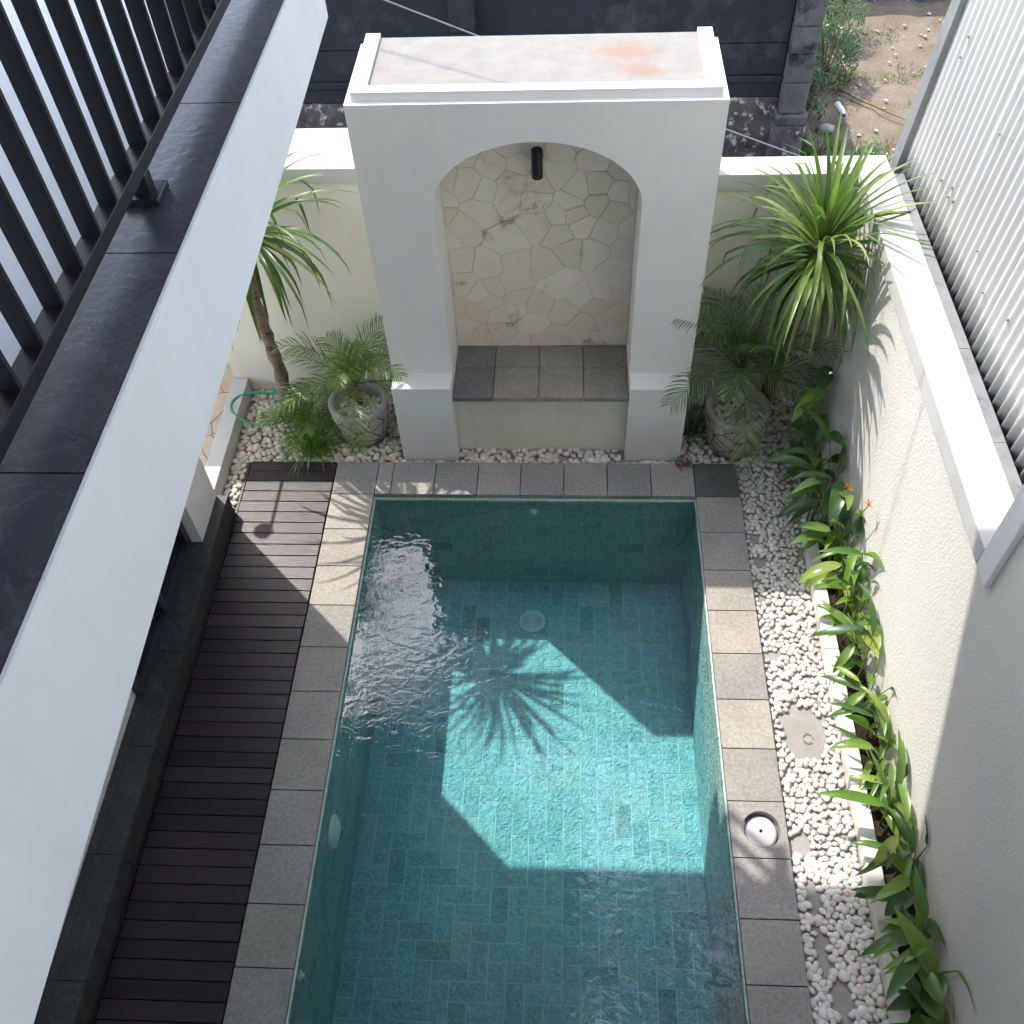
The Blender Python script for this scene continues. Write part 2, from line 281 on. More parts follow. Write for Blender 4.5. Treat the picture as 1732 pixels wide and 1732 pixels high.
m, t, p = base_mat('bottle_plastic', 0.25, 0.5); p.inputs['Base Color'].default_value = (0.65, 0.70, 0.78, 1); M['bottle'] = m
m, t, p = base_mat('bottle_cap', 0.4, 0.5); p.inputs['Base Color'].default_value = (0.05, 0.05, 0.25, 1); M['bcap'] = m

# ------------------------------------------------------------ mesh helpers
def mesh(name, vs, fs, mats, smooth=False, mi=None):
    me = bpy.data.meshes.new(name); me.from_pydata([tuple(v) for v in vs], [], fs)
    for x in (mats if isinstance(mats, (list, tuple)) else [mats]): me.materials.append(M[x] if isinstance(x, str) else x)
    if mi: me.polygons.foreach_set('material_index', mi)
    if smooth: me.polygons.foreach_set('use_smooth', [True]*len(me.polygons))
    me.update(); return me
def link(name, me, parent=None, loc=None, kind=None, label=None, cat=None, group=None, rot=None, scale=None):
    o = bpy.data.objects.new(name, me); COL.objects.link(o)
    if parent: o.parent = parent
    if loc is not None: o.location = loc
    if rot is not None: o.rotation_euler = rot
    if scale is not None: o.scale = scale
    if kind: o['kind'] = kind
    if label: o['label'] = label
    if cat: o['category'] = cat
    if group: o['group'] = group
    return o
def empty(name, loc, label=None, cat=None, group=None, kind=None):
    return link(name, None, None, loc, kind, label, cat, group)
BF = [(0, 3, 2, 1), (4, 5, 6, 7), (0, 1, 5, 4), (1, 2, 6, 5), (2, 3, 7, 6), (3, 0, 4, 7)]
def boxv(x0, x1, y0, y1, z0, z1):
    return [(x0, y0, z0), (x1, y0, z0), (x1, y1, z0), (x0, y1, z0), (x0, y0, z1), (x1, y0, z1), (x1, y1, z1), (x0, y1, z1)]
class G:
    def __init__(s): s.v = []; s.f = []
    def add(s, v, f):
        n = len(s.v); s.v += v; s.f += [tuple(i+n for i in q) for q in f]
    def box(s, *a): s.add(boxv(*a), BF); return s
    def tube(s, pts, rad, n=8, cap=True):
        pts = [Vector(p) for p in pts]; rr = rad if isinstance(rad, (list, tuple)) else [rad]*len(pts)
        b = len(s.v); ref = Vector((0.13, 0.21, 0.97))
        for i, p in enumerate(pts):
            d = (pts[min(i+1, len(pts)-1)]-pts[max(i-1, 0)]).normalized()
            a = d.cross(ref if abs(d.dot(ref)) < 0.95 else Vector((1, 0, 0))).normalized(); c = d.cross(a)
            for k in range(n):
                q = 2*PI*k/n; s.v.append(tuple(p+(a*math.cos(q)+c*math.sin(q))*rr[i]))
        for i in range(len(pts)-1):
            for k in range(n):
                s.f.append((b+i*n+k, b+i*n+(k+1) % n, b+(i+1)*n+(k+1) % n, b+(i+1)*n+k))
        if cap:
            s.f.append(tuple(b+k for k in range(n))[::-1]); s.f.append(tuple(b+(len(pts)-1)*n+k for k in range(n)))
        return s
    def lathe(s, prof, n=32, c=(0, 0)):
        b = len(s.v)
        for r, z in prof:
            for k in range(n):
                q = 2*PI*k/n; s.v.append((c[0]+r*math.cos(q), c[1]+r*math.sin(q), z))
        for i in range(len(prof)-1):
            for k in range(n): s.f.append((b+i*n+k, b+i*n+(k+1) % n, b+(i+1)*n+(k+1) % n, b+(i+1)*n+k))
        return s
    def mk(s, name, mats, smooth=False): return mesh(name, s.v, s.f, mats, smooth)
def bev(me, w=0.003, seg=2):
    b = bmesh.new(); b.from_mesh(me)
    bmesh.ops.bevel(b, geom=list(b.edges), offset=w, segments=seg, affect='EDGES', profile=0.5)
    b.to_mesh(me); b.free(); return me
def bx(name, a, mats, parent=None, bv=0.0, **k):
    """box given as x0,x1,y0,y1,z0,z1; origin at the centre of its base"""
    cx, cy = (a[0]+a[1])/2, (a[2]+a[3])/2
    me = G().box(a[0]-cx, a[1]-cx, a[2]-cy, a[3]-cy, 0, a[5]-a[4]).mk(name, mats)
    if bv: bev(me, bv)
    return link(name, me, parent, (cx, cy, a[4]) if not parent else Vector((cx, cy, a[4]))-parent.location, **k)

# ------------------------------------------------------------ ground (one sheet with the pool cut out)
WX, PY = 1.104, -4.6
g = G(); zg = -0.065
def quad(g, x0, x1, y0, y1, z): g.add([(x0, y0, z), (x1, y0, z), (x1, y1, z), (x0, y1, z)], [(0, 1, 2, 3)])
H = WX+0.02
quad(g, -60, -H, -60, 90, zg); quad(g, H, 60, -60, 90, zg); quad(g, -H, H, 0.02, 90, zg); quad(g, -H, H, -60, PY-0.02, zg)
link('ground', g.mk('ground', 'dirt'), kind='structure')
def sheet(name, x0, x1, y0, y1, z, mat, step=None, amp=0.0):
    if not step:
        g = G(); quad(g, x0, x1, y0, y1, z)
    else:
        nx = max(1, int((x1-x0)/step)); ny = max(1, int((y1-y0)/step)); g = G()
        for j in range(ny+1):
            for i in range(nx+1):
                x = x0+(x1-x0)*i/nx; y = y0+(y1-y0)*j/ny
                g.v.append((x, y, z+amp*noise.fractal((x*3, y*3, 1.7), 1, 2, 4)))
        for j in range(ny):
            for i in range(nx):
                a = j*(nx+1)+i; g.f.append((a, a+1, a+nx+2, a+nx+1))
    return link(name, g.mk(name, mat, bool(step)), kind='structure')
# bare earth of the neighbouring plot, slightly uneven
sheet('dirt_plot', 2.5, 9.0, 3.2, 9.0, -0.02, 'dirt', 0.07, 0.035)

# ------------------------------------------------------------ pool
pool = empty('swimming_pool', (0, -2.3, -1.05), 'small rectangular pool lined with green stone tiles, filled with clear water', 'pool')
D = -1.05
g = G()
# shell: floor and walls, one thick hull
e = 0.09
g.box(-WX-e, WX+e, PY-e, e, D-0.12, D)
link('pool_shell', G.mk(g, 'pool_shell', 'grout'), pool, -pool.location)
g = G(); g.box(-WX-e, -WX, PY, 0, D, -0.043); g.box(WX, WX+e, PY, 0, D, -0.043); g.box(-WX-e, WX+e, 0, e, D, -0.043); g.box(-WX-e, WX+e, PY-e, PY, D, -0.043)
link('pool_wall', g.mk('pool_wall', 'grout'), pool, -pool.location)
# floor tiles in a herringbone of 10 x 20 cm pieces
gp = 0.0032; th = 0.004; cells = []
nx, ny = 20, 42; cw = (2*WX)/nx; ch = 4.6/ny
for j in range(ny):
    for i in range(nx):
        c = (i-j) % 4
        if c == 0: cells.append((i, j, 2 if i+1 < nx else 1, 1))
        elif c == 1 and i == 0: cells.append((i, j, 1, 1))
        elif c == 3: cells.append((i, j, 1, 2 if j+1 < ny else 1))
        elif c == 2 and j == 0: cells.append((i, j, 1, 1))
tilemesh = {}
stuff = G(); made = 0; cells.sort(key=lambda q: (q[1]*-ch+3.3 < 0, -q[1]))
cells.sort(key=lambda q: abs((-q[1]*ch)+3.2) if -q[1]*ch > -3.35 else 99)
for i, j, a, b in cells:
    x0 = -WX+i*cw; y1 = -j*ch; wx_ = a*cw; wy = b*ch
    if made < 300:
        k = (a, b)
        if k not in tilemesh: tilemesh[k] = G().box(gp, wx_-gp, -wy+gp, -gp, 0, th).mk('floor_tile', 'tile')
        link('tile', tilemesh[k], pool, Vector((x0, y1, D))-pool.location); made += 1
    else: stuff.box(x0+gp, x0+wx_-gp, y1-wy+gp, y1-gp, D, D+th)
# wall tiles
def wt(side):
    rows = [-0.05-0.1*r for r in range(10)]
    for r, z1 in enumerate(rows):
        z0 = max(z1-0.1, D)+gp; zz = z1-gp; off = 0.1*(r % 2)
        if side == 'b':
            x = -WX-off
            while x < WX:
                a, b_ = max(x, -WX)+gp, min(x+0.2, WX)-gp
                if b_-a > 0.02: stuff.box(a, b_, -th, 0, z0, zz)
                x += 0.2
        else:
            y = off
            while y > PY:
                a, b_ = max(y-0.2, PY)+gp, min(y, -th)-gp
                if b_-a > 0.02:
                    if side == 'l': stuff.box(-WX, -WX+th, a, b_, z0, zz)
                    else: stuff.box(WX-th, WX, a, b_, z0, zz)
                y -= 0.2
for s_ in 'blr': wt(s_)
link('wall_tiles', stuff.mk('wall_tiles', 'tile'), pool, -pool.location, kind='stuff')
# water: closed body, wider than the basin so that its sides sit inside the walls
g = G().box(-WX-0.02, WX+0.02, PY-0.02, 0.02, D-0.02, -0.068)
link('water', g.mk('water', 'water'), kind='structure')

# coping
cop = empty('pool_coping', (0, 0, 0), kind='structure')
T = 0.3; cg = 0.0025
def ctile(x0, x1, y0, y1, mat, nm='coping_tile'):
    bx(nm, (x0+cg, x1-cg, y0+cg, y1-cg, -0.043, 0), mat, cop, 0.003)
ctile(-WX-T, -WX, 0, T, 'stone_warm2' if False else 'stone'); ctile(-WX, -0.994, 0, T, 'stone_cool')
far = ['stone_cool', 'stone', 'stone', 'stone', 'stone_cool', 'stone', 'stone_cool']
x = -0.994
for q in range(7):
    x1 = x+0.3 if q < 6 else WX; ctile(x, x1, 0, T, far[q]); x = x1
ctile(WX, WX+T, 0, T, 'stone_dark')
lm = ['stone_warm', 'stone_warm', 'stone_warm', 'stone_cool', 'stone_cool', 'stone', 'stone_cool', 'stone', 'stone', 'stone_cool', 'stone', 'stone', 'stone', 'stone', 'stone']
rm = ['stone_cool', 'stone', 'stone_warm', 'stone_warm', 'stone_cool', 'stone_warm', 'stone_cool', 'stone', 'stone', 'stone_cool', 'stone_cool', 'stone', 'stone', 'stone', 'stone']
TY = 0.3045
for q in range(15):
    ctile(-WX-T, -WX, -(q+1)*TY, -q*TY, lm[q])
    if q != 7: ctile(WX, WX+T, -(q+1)*TY, -q*TY, rm[q])
# the coping tile with the round skimmer opening
hx, hy, hr = 1.270, -2.283, 0.098
x0, x1, y0, y1 = WX+cg, WX+T-cg, -8*TY+cg, -7*TY-cg
vs = []; fs = []; n = 48
for k in range(n):
    a = 2*PI*k/n; cx, sy = math.cos(a), math.sin(a)
    s_ = 1e9
    if cx > 1e-9: s_ = min(s_, (x1-hx)/cx)
    if cx < -1e-9: s_ = min(s_, (x0-hx)/cx)
    if sy > 1e-9: s_ = min(s_, (y1-hy)/sy)
    if sy < -1e-9: s_ = min(s_, (y0-hy)/sy)
    for r in (s_, hr): vs += [(hx+cx*r, hy+sy*r, 0), (hx+cx*r, hy+sy*r, -0.043)]
corners = [(x1, y1), (x0, y1), (x0, y0), (x1, y0)]
for k in range(n):
    a, b_ = 4*k, 4*((k+1) % n)
    fs += [(a, b_, b_+2, a+2), (a+2, b_+2, b_+3, a+3), (a, a+1, b_+1, b_)]
# snap the outer points nearest to each corner
for c_ in corners:
    k = min(range(n), key=lambda i: (vs[4*i][0]-c_[0])**2+(vs[4*i][1]-c_[1])**2)
    vs[4*k] = (c_[0], c_[1], 0); vs[4*k+1] = (c_[0], c_[1], -0.043)
link('coping_tile', mesh('skimmer_tile', vs, fs, 'stone'), cop)
sk = empty('skimmer_lid', (hx, hy, -0.06), 'round pale lid with a dark finger hole sunk in the coping stone', 'skimmer lid')
link('well', G().lathe([(0.0, -0.03), (hr, -0.03), (hr+0.004, 0.056)], 48).mk('well', 'lid'), sk)
g = G().lathe([(0.001, 0.034), (0.03, 0.033), (0.075, 0.026), (0.086, 0.020), (0.088, 0.008), (0.088, -0.02)], 48)
link('lid', g.mk('lid', 'lid', True), sk)
link('finger_hole', G().lathe([(0.0, 0.0352), (0.009, 0.0352), (0.009, 0.030)], 16).mk('finger_hole', 'hole'), sk)

# pool fittings
dr = empty('pool_drain', (-0.023, -0.362, D+th), 'round white slotted main drain cover on the pool floor', 'drain')
g = G().lathe([(0.0, 0.0), (0.096, 0.0), (0.100, 0.004), (0.090, 0.012), (0.074, 0.012)], 40); link('rim', g.mk('rim', 'plastic', True), dr)
link('sump', G().lathe([(0.0, 0.006), (0.074, 0.006)], 40).mk('sump', 'hole'), dr)
g = G()
for r in (0.010, 0.024, 0.038, 0.052, 0.066):
    g.lathe([(r-0.0048, 0.007), (r-0.0046, 0.0125), (r+0.0046, 0.0125), (r+0.0048, 0.007)], 32)
for k in range(8):
    a = PI*k/4; c_, s_ = math.cos(a), math.sin(a)
    g.tube([(0.004*c_, 0.004*s_, 0.010), (0.076*c_, 0.076*s_, 0.010)], 0.003, 4)
link('grille', g.mk('grille', 'plastic'), dr)
def jet(loc, axis, label):
    o = empty('return_jet', loc, label, 'pool jet', 'white return jets in the pool walls')
    rot = (0, PI/2, 0) if axis == 'x' else (PI/2, 0, 0)
    link('flange', G().lathe([(0.0, 0.004), (0.026, 0.004), (0.030, 0.0), (0.030, -0.004)], 24).mk('flange', 'plastic', True), o, rot=rot)
    link('nozzle', G().lathe([(0.004, 0.0), (0.004, 0.022), (0.013, 0.022), (0.016, 0.003)], 20).mk('nozzle', 'plastic', True), o, rot=rot)
jet((-WX+th+0.004, -1.492, -0.135), 'x', 'small white return jet high on the pool wall by the wooden deck, the farther one')
jet((-WX+th+0.004, -3.047, -0.128), 'x', 'small white return jet high on the pool wall by the wooden deck, the nearer one')
jet((-0.001, -th-0.004, -0.173), 'y', 'small white return jet on the far pool wall below the arched niche')
pl = empty('pool_light', (-WX+th, -2.24, -0.335), 'round white underwater lamp on the pool wall beside the deck', 'pool light')
link('lens', G().lathe([(0.0, 0.045), (0.03, 0.043), (0.06, 0.034), (0.078, 0.018)], 36).mk('lens', 'plastic', True), pl, rot=(0, PI/2, 0))
link('bezel', G().lathe([(0.074, 0.02), (0.082, 0.026), (0.094, 0.016), (0.098, 0.0)], 36).mk('bezel', 'plastic', True), pl, rot=(0, PI/2, 0))
g = G()
for k in range(4): g.box(0.040+0.001*k, 0.046, -0.022+0.012*k, -0.016+0.012*k, -0.05, -0.02)
link('lens_slot', g.mk('lens_slot', 'frame'), pl)

# ------------------------------------------------------------ deck
deck = empty('wooden_deck', (-1.72, -1.5, -0.04), kind='structure')
link('joist', G().box(-0.30, -0.24, -3.0, 1.78, -0.02, 0.013).box(0.2, 0.26, -3.0, 1.78, -0.02, 0.013).mk('joist', 'hole'), deck)
pme = {}
y = 0.296
for k in range(52):
    v_ = k % 5
    if v_ not in pme:
        random.seed(40+v_)
        me = G().box(-0.312, 0.305, -0.0442, 0.0442, 0, 0.026).mk('plank', 'wood'); bev(me, 0.0025, 1)
        b_ = bmesh.new(); b_.from_mesh(me)
        for sx in (-0.27, 0.228):
            for sy in (-0.02, 0.02):
                bmesh.ops.create_circle(b_, cap_ends=True, segments=8, radius=0.0042, matrix=Matrix.Translation((sx+random.uniform(-.004, .004), sy, 0.0264)))
        b_.to_mesh(me); b_.free(); me.materials.append(M['lampblack'])
        for p_ in me.polygons:
            if len(p_.vertices) == 8: p_.material_index = 1
        pme[v_] = me
    link('plank', pme[v_], deck, Vector((-1.715+random.uniform(-.002, .002), y-0.0425, -0.026))-deck.location, rot=(0, 0, random.uniform(-.002, .002)))
    y -= 0.0923
link('edge_board', G().box(-0.327, -0.313, -3.0, 1.79, -0.02, 0.036).mk('edge_board', 'wood'), deck)

# ------------------------------------------------------------ pebble beds
def pebble_mesh(k, sub=1):
    b = bmesh.new(); bmesh.ops.create_icosphere(b, subdivisions=sub, radius=1)
    rs = random.Random(k); sx, sy, sz = 1, rs.uniform(0.62, 0.9), rs.uniform(0.42, 0.6); o = rs.uniform(0, 50)
    for v_ in b.verts:
        d_ = 1+0.16*noise.noise(v_.co*1.1+Vector((o, o, o))); v_.co = Vector((v_.co.x*sx*d_, v_.co.y*sy*d_, v_.co.z*sz*d_))
    me = bpy.data.meshes.new('pebble'); b.to_mesh(me); b.free(); me.polygons.foreach_set('use_smooth', [True]*len(me.polygons)); return me
def pebble_spots(x0, x1, y0, y1, pitch, holes=(), ok=None, seed=1):
    rs = random.Random(seed); out = []; row = 0; y = y0+pitch*0.4
    while y < y1-pitch*0.3:
        x = x0+pitch*(0.45+0.5*(row % 2))
        while x < x1-pitch*0.35:
            px, py = x+rs.uniform(-.28, .28)*pitch, y+rs.uniform(-.28, .28)*pitch
            px = min(max(px, x0+pitch*.4), x1-pitch*.4)
            if not any(((px-h[0])/h[2])**2+((py-h[1])/h[3])**2 < 1+0.25*noise.noise((px*9, py*9, 0)) for h in holes) and (ok is None or ok(px, py)):
                out.append((px, py, rs.uniform(0.54, 0.78)*pitch*(1.3 if rs.random() < 0.07 else 1), rs.uniform(0, PI), rs.uniform(-.25, .25), rs.uniform(-.25, .25), rs.random()))
            x += pitch*1.0
        y += pitch*0.83; row += 1
    return out
def add_pebbles(g, spots, z, var):
    for px, py, s, a, t1, t2, q in spots:
        vs_, fs_ = var[int(q*len(var))]
        mt = Matrix.Translation((px, py, z+s*0.32+0.010*q)) @ Matrix.Rotation(a, 4, 'Z') @ Matrix.Rotation(t1, 4, 'X') @ Matrix.Rotation(t2, 4, 'Y') @ Matrix.Scale(s, 4)
        g.add([tuple(mt @ v_) for v_ in vs_], fs_)
PM = [pebble_mesh(k, 1) for k in range(7)]; PM2 = [pebble_mesh(k, 2) for k in range(9)]
VAR = [([v_.co.copy() for v_ in me.vertices], [tuple(p_.vertices) for p_ in me.polygons]) for me in PM]
for me in PM2: me.materials.append(M['pebble'])
ZB = -0.052
sheet('bed_floor', WX+T-0.001, 1.80, -4.6, 1.06, ZB, 'bed'); sheet('bed_floor', -2.195, WX+T-0.001, 0.3005, 1.06, ZB, 'bed')
sheet('bed_floor', -2.195, -2.045, -0.2, 0.3005, ZB, 'bed'); sheet('bed_floor', 1.80, 1.985, -0.2, 1.06, ZB, 'bed')
holes = [(1.575, -1.70, 0.125, 0.17), (1.47, -0.52, 0.045, 0.06), (1.46, -0.80, 0.04, 0.03), (1.46, -1.20, 0.05, 0.04), (1.46, -2.34, 0.05, 0.06), (1.50, -2.62, 0.04, 0.10), (1.50, -2.88, 0.035, 0.14), (1.56, -3.10, 0.04, 0.12), (1.47, -0.33, .03, .05)]
rb = empty('pebble_bed', (1.59, -1.6, ZB), kind='structure')
rs_ = pebble_spots(1.407, 1.766, -3.75, 0.30, 0.0345, holes, seed=5)
rs_.sort(key=lambda q: q[1] < -3.4 and 9 or q[1])
for i, (px, py, s, a, t1, t2, q) in enumerate(rs_[:300]):
    link('pebble', PM2[int(q*9)], rb, Vector((px, py, ZB+s*0.32+0.010*q))-rb.location, rot=(t1, t2, a), scale=(s, s, s))
g = G(); add_pebbles(g, rs_[300:], ZB, VAR)
mon = lambda x, y: not (-0.96 < x < 1.04 and y > (0.345 if (x < -0.53 or x > 0.60) else 0.455))
add_pebbles(g, pebble_spots(0.2, 1.98, 0.303, 1.05, 0.047, ((1.39, .53, .17, .17),), mon, 8), ZB, VAR)
add_pebbles(g, pebble_spots(1.78, 1.98, -0.35, 0.303, 0.047, (), None, 9), ZB, VAR)
link('pebbles', g.mk('pebbles', 'pebble', True), rb, -rb.location, kind='stuff')
g = G()
add_pebbles(g, pebble_spots(-2.185, 0.2, 0.303, 1.05, 0.047, ((-1.26, .63, .17, .17),), mon, 12), ZB, VAR)
add_pebbles(g, pebble_spots(-2.185, -2.045, -0.16, 0.303, 0.047, (), None, 13), ZB, VAR)
link('cream_pebbles', g.mk('cream_pebbles', 'pebble_cream', True), kind='stuff')

# ------------------------------------------------------------ arched niche
XL, XR, YM, ZT = -0.949, 1.034, 0.52, 2.53
nic = empty('arched_niche', (0.04, 0.85, ZB), 'tall white arched garden niche with stone back wall and dark bench', 'niche')
def nl(name, me, **k): return link(name, me, nic, -nic.location, **k)
cxa, hw, zs, hb = 0.045, 0.588, 1.912, 0.40
arc = [(cxa-hw*math.cos(PI*k/36), zs+hb*math.sin(PI*k/36)) for k in range(37)]
YB = 0.915
out = []
vs, fs = [], []
def F(*pts):
    n = len(vs); vs.extend(pts); fs.append(tuple(range(n, n+len(pts))))
xl, xr = arc[0][0], arc[-1][0]
F((XL, YM, ZB), (xl, YM, ZB), (xl, YM, zs), (XL, YM, zs)); F((xr, YM, ZB), (XR, YM, ZB), (XR, YM, zs), (xr, YM, zs))
F((XL, YM, zs), (xl, YM, zs), (xl, YM, ZT), (XL, YM, ZT)); F((xr, YM, zs), (XR, YM, zs), (XR, YM, ZT), (xr, YM, ZT))
for k in range(36):
    a, b_ = arc[k], arc[k+1]
    F((a[0], YM, a[1]), (b_[0], YM, b_[1]), (b_[0], YM, ZT), (a[0], YM, ZT))
    F((a[0], YM, a[1]), (a[0], YB, a[1]), (b_[0], YB, b_[1]), (b_[0], YM, b_[1]))
F((xl, YM, ZB), (xl, YB, ZB), (xl, YB, zs), (xl, YM, zs)); F((xr, YM, ZB), (xr, YM, zs), (xr, YB, zs), (xr, YB, ZB))
F((XL, YM, ZB), (XL, YM, ZT), (XL, 1.19, ZT), (XL, 1.19, ZB)); F((XR, YM, ZB), (XR, 1.19, ZB), (XR, 1.19, ZT), (XR, YM, ZT))
F((XL, 1.19, ZB), (XL, 1.19, ZT), (XR, 1.19, ZT), (XR, 1.19, ZB)); F((xl, YB+.03, ZB), (xr, YB+.03, ZB), (xr, YB+.03, ZT-.1), (xl, YB+.03, ZT-.1))
F((XL, YM, ZT), (XR, YM, ZT), (XR, 1.19, ZT), (XL, 1.19, ZT))
me = mesh('niche_body', vs, fs, 'white'); b = bmesh.new(); b.from_mesh(me); bmesh.ops.remove_doubles(b, verts=b.verts, dist=1e-4)
bmesh.ops.recalc_face_normals(b, faces=b.faces); b.to_mesh(me); b.free(); nl('niche_body', me)
# two legs of the plinth
for a in ((-0.940, -0.5445, 'plinth'), (0.6345, 1.018, 'plinth')):
    me = G().box(a[0], a[1], 0.3615, 0.521, ZB, 0.652).mk('plinth', 'white'); bev(me, 0.004, 2); nl('plinth', me)
me = G().box(-0.5425, 0.6325, 0.46, 0.92, ZB, 0.512).mk('bench_wall', 'beigewall'); nl('bench_wall', me)
bs = [-0.5425, -0.272, 0.032, 0.333, 0.6325]
for k in range(4):
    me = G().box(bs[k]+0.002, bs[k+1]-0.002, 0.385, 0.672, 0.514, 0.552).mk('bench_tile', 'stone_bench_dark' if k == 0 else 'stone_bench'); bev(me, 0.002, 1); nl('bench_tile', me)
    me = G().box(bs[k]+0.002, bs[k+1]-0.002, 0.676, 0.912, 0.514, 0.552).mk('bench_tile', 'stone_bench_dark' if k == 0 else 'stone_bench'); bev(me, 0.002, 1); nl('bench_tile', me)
# top trim and weathered roof
g = G().box(XL+0.035, XL+0.115, 0.555, 1.205, ZT, ZT+0.05).box(XR-0.115, XR-0.035, 0.555, 1.205, ZT, ZT+0.05).box(XL+0.115, XR-0.115, 0.555, 0.625, ZT, ZT+0.0497)
me = g.mk('top_trim', 'white'); nl('top_trim', me)
nl('roof_surface', G().box(XL+0.116, XR-0.116, 0.6255, 1.188, ZT+0.001, ZT+0.032).mk('roof_surface', 'top'))
# flagstones of the back wall: Voronoi cells, each its own stone
nl('mortar', G().box(xl-0.02, xr+0.02, YB-0.012, YB+0.03, 0.545, ZT-0.12).mk('mortar', 'joint'))
rs = random.Random(21); seeds = []
while len(seeds) < 96:
    p_ = (rs.uniform(xl-0.05, xr+0.05), rs.uniform(0.5, 2.40)); md = 0.085+0.05*rs.random()
    if all((p_[0]-q[0])**2+(p_[1]-q[1])**2 > md*md for q in seeds): seeds.append(p_)
    else:
        if rs.random() < 0.004: seeds.append(p_)
def clip(poly, nx_, nz_, d_):
    o_ = []
    for i in range(len(poly)):
        a, b_ = poly[i], poly[(i+1) % len(poly)]; da = a[0]*nx_+a[1]*nz_-d_; db = b_[0]*nx_+b_[1]*nz_-d_
        if da <= 0: o_.append(a)
        if (da < 0) != (db < 0) and abs(da-db) > 1e-9:
            t_ = da/(da-db); o_.append((a[0]+(b_[0]-a[0])*t_, a[1]+(b_[1]-a[1])*t_))
    return o_
for i, s_ in enumerate(seeds):
    poly = [(xl+0.001, 0.556), (xr-0.001, 0.556), (xr-0.001, 2.33), (xl+0.001, 2.33)]
    for j, q in enumerate(seeds):
        if i == j or (q[0]-s_[0])**2+(q[1]-s_[1])**2 > 0.5: continue
        dx_, dz_ = q[0]-s_[0], q[1]-s_[1]; L = math.hypot(dx_, dz_); dx_ /= L; dz_ /= L
        poly = clip(poly, dx_, dz_, dx_*(s_[0]+q[0])/2+dz_*(s_[1]+q[1])/2-0.0013)
        if len(poly) < 3: break
    if len(poly) < 3: continue
    # subdivide the outline a little and let it wobble
    pp = []
    for k in range(len(poly)):
        a, b_ = poly[k], poly[(k+1) % len(poly)]; n_ = max(1, int(math.hypot(b_[0]-a[0], b_[1]-a[1])/0.035))
        for u_ in range(n_):
            p_ = (a[0]+(b_[0]-a[0])*u_/n_, a[1]+(b_[1]-a[1])*u_/n_); w_ = 0.0032
            pp.append((p_[0]+w_*noise.noise((p_[0]*30, p_[1]*30, 3)), p_[1]+w_*noise.noise((p_[0]*30, p_[1]*30, 9))))
    c0 = (sum(p_[0] for p_ in pp)/len(pp), sum(p_[1] for p_ in pp)/len(pp)); n_ = len(pp)
    tk = rs.uniform(0.005, 0.011); tx, tz = rs.uniform(-.05, .05), rs.uniform(-.05, .05); V_ = []; Q = []
    for ins, dep in ((0, -0.004), (0.0, tk*0.7), (0.006, tk)):
        for p_ in pp:
            L = math.hypot(p_[0]-c0[0], p_[1]-c0[1])+1e-6; f_ = max(0, 1-ins/L)
            x_, z_ = c0[0]+(p_[0]-c0[0])*f_, c0[1]+(p_[1]-c0[1])*f_
            V_.append((x_, YB-0.012-dep-((x_-c0[0])*tx+(z_-c0[1])*tz if dep > 0.001 else 0), z_))
    for r_ in range(2):
        for k in range(n_): Q.append((r_*n_+k, r_*n_+(k+1) % n_, (r_+1)*n_+(k+1) % n_, (r_+1)*n_+k))
    Q.append(tuple(2*n_+k for k in range(n_)))
    # cut away what would poke through the arch
    if any(((p_[0]-cxa)/hw)**2+((max(p_[1], zs)-zs)/hb)**2 < 1.02 for p_ in pp):
        nl('stone', mesh('stone', V_, Q, 'lime'))
# black cylinder wall lamp
lp = empty('wall_lamp', (0.04, 0.80, 2.015), 'black cylinder wall lamp under the crown of the arch', 'wall lamp')
link('cylinder', G().lathe([(0.0, -0.09), (0.029, -0.09), (0.033, -0.086), (0.033, 0.086), (0.029, 0.09), (0.0, 0.09)], 28).mk('cylinder', 'lampblack'), lp, (0, 0, 0))
link('arm', G().box(-0.012, 0.012, 0.02, 0.10, -0.012, 0.012).mk('arm', 'lampblack'), lp)
link('mount', G().lathe([(0.0, 0.0), (0.035, 0.0), (0.035, 0.012), (0.0, 0.012)], 24).mk('mount', 'lampblack'), lp, (0, 0.088, 0), rot=(PI/2, 0, 0))

# ------------------------------------------------------------ garden walls
bw = empty('garden_wall', (0, 1.2, ZB), 'cream wall with a broad white coping behind the arched niche', 'wall')
def bl(name, a, mat, bv=0.004):
    me = G().box(*a).mk(name, mat)
    if bv: bev(me, bv, 2)
    return link(name, me, bw, -bw.location)
bl('wall_body', (-2.30, XL-0.001, 1.055, 1.46, ZB, 1.753), 'cream'); bl('wall_body', (XR+0.001, 2.12, 1.055, 1.20, ZB, 1.665), 'cream')
bl('wall_body', (-5.2, -2.301, 1.30, 1.50, ZB, 1.753), 'cream')
bl('coping', (-5.2, XL-0.001, 1.03, 1.50, 1.754, 1.856), 'cap', 0.006); bl('coping', (XR+0.001, 2.145, 1.03, 1.225, 1.666, 1.785), 'cap', 0.006)
rw = empty('garden_wall', (2.05, -1.5, ZB), 'white textured wall beside the planted strip, with a flat coping', 'wall')
def rl(name, a, mat, bv=0.004):
    me = G().box(*a).mk(name, mat)
    if bv: bev(me, bv, 2)
    return link(name, me, rw, -rw.location)
rl('wall_body', (1.982, 2.12, -1.76, 1.054, ZB, 1.688), 'stucco', 0); rl('tall_wall', (1.98, 2.30, -6.0, -1.762, ZB, 6.2), 'stucco', 0)
rl('coping', (1.95, 2.145, -1.755, 1.029, 1.690, 1.797), 'cap', 0.005)
rl('vertical_trim', (1.95, 1.979, -1.875, -1.757, 1.690, 6.2), 'white', 0.004)

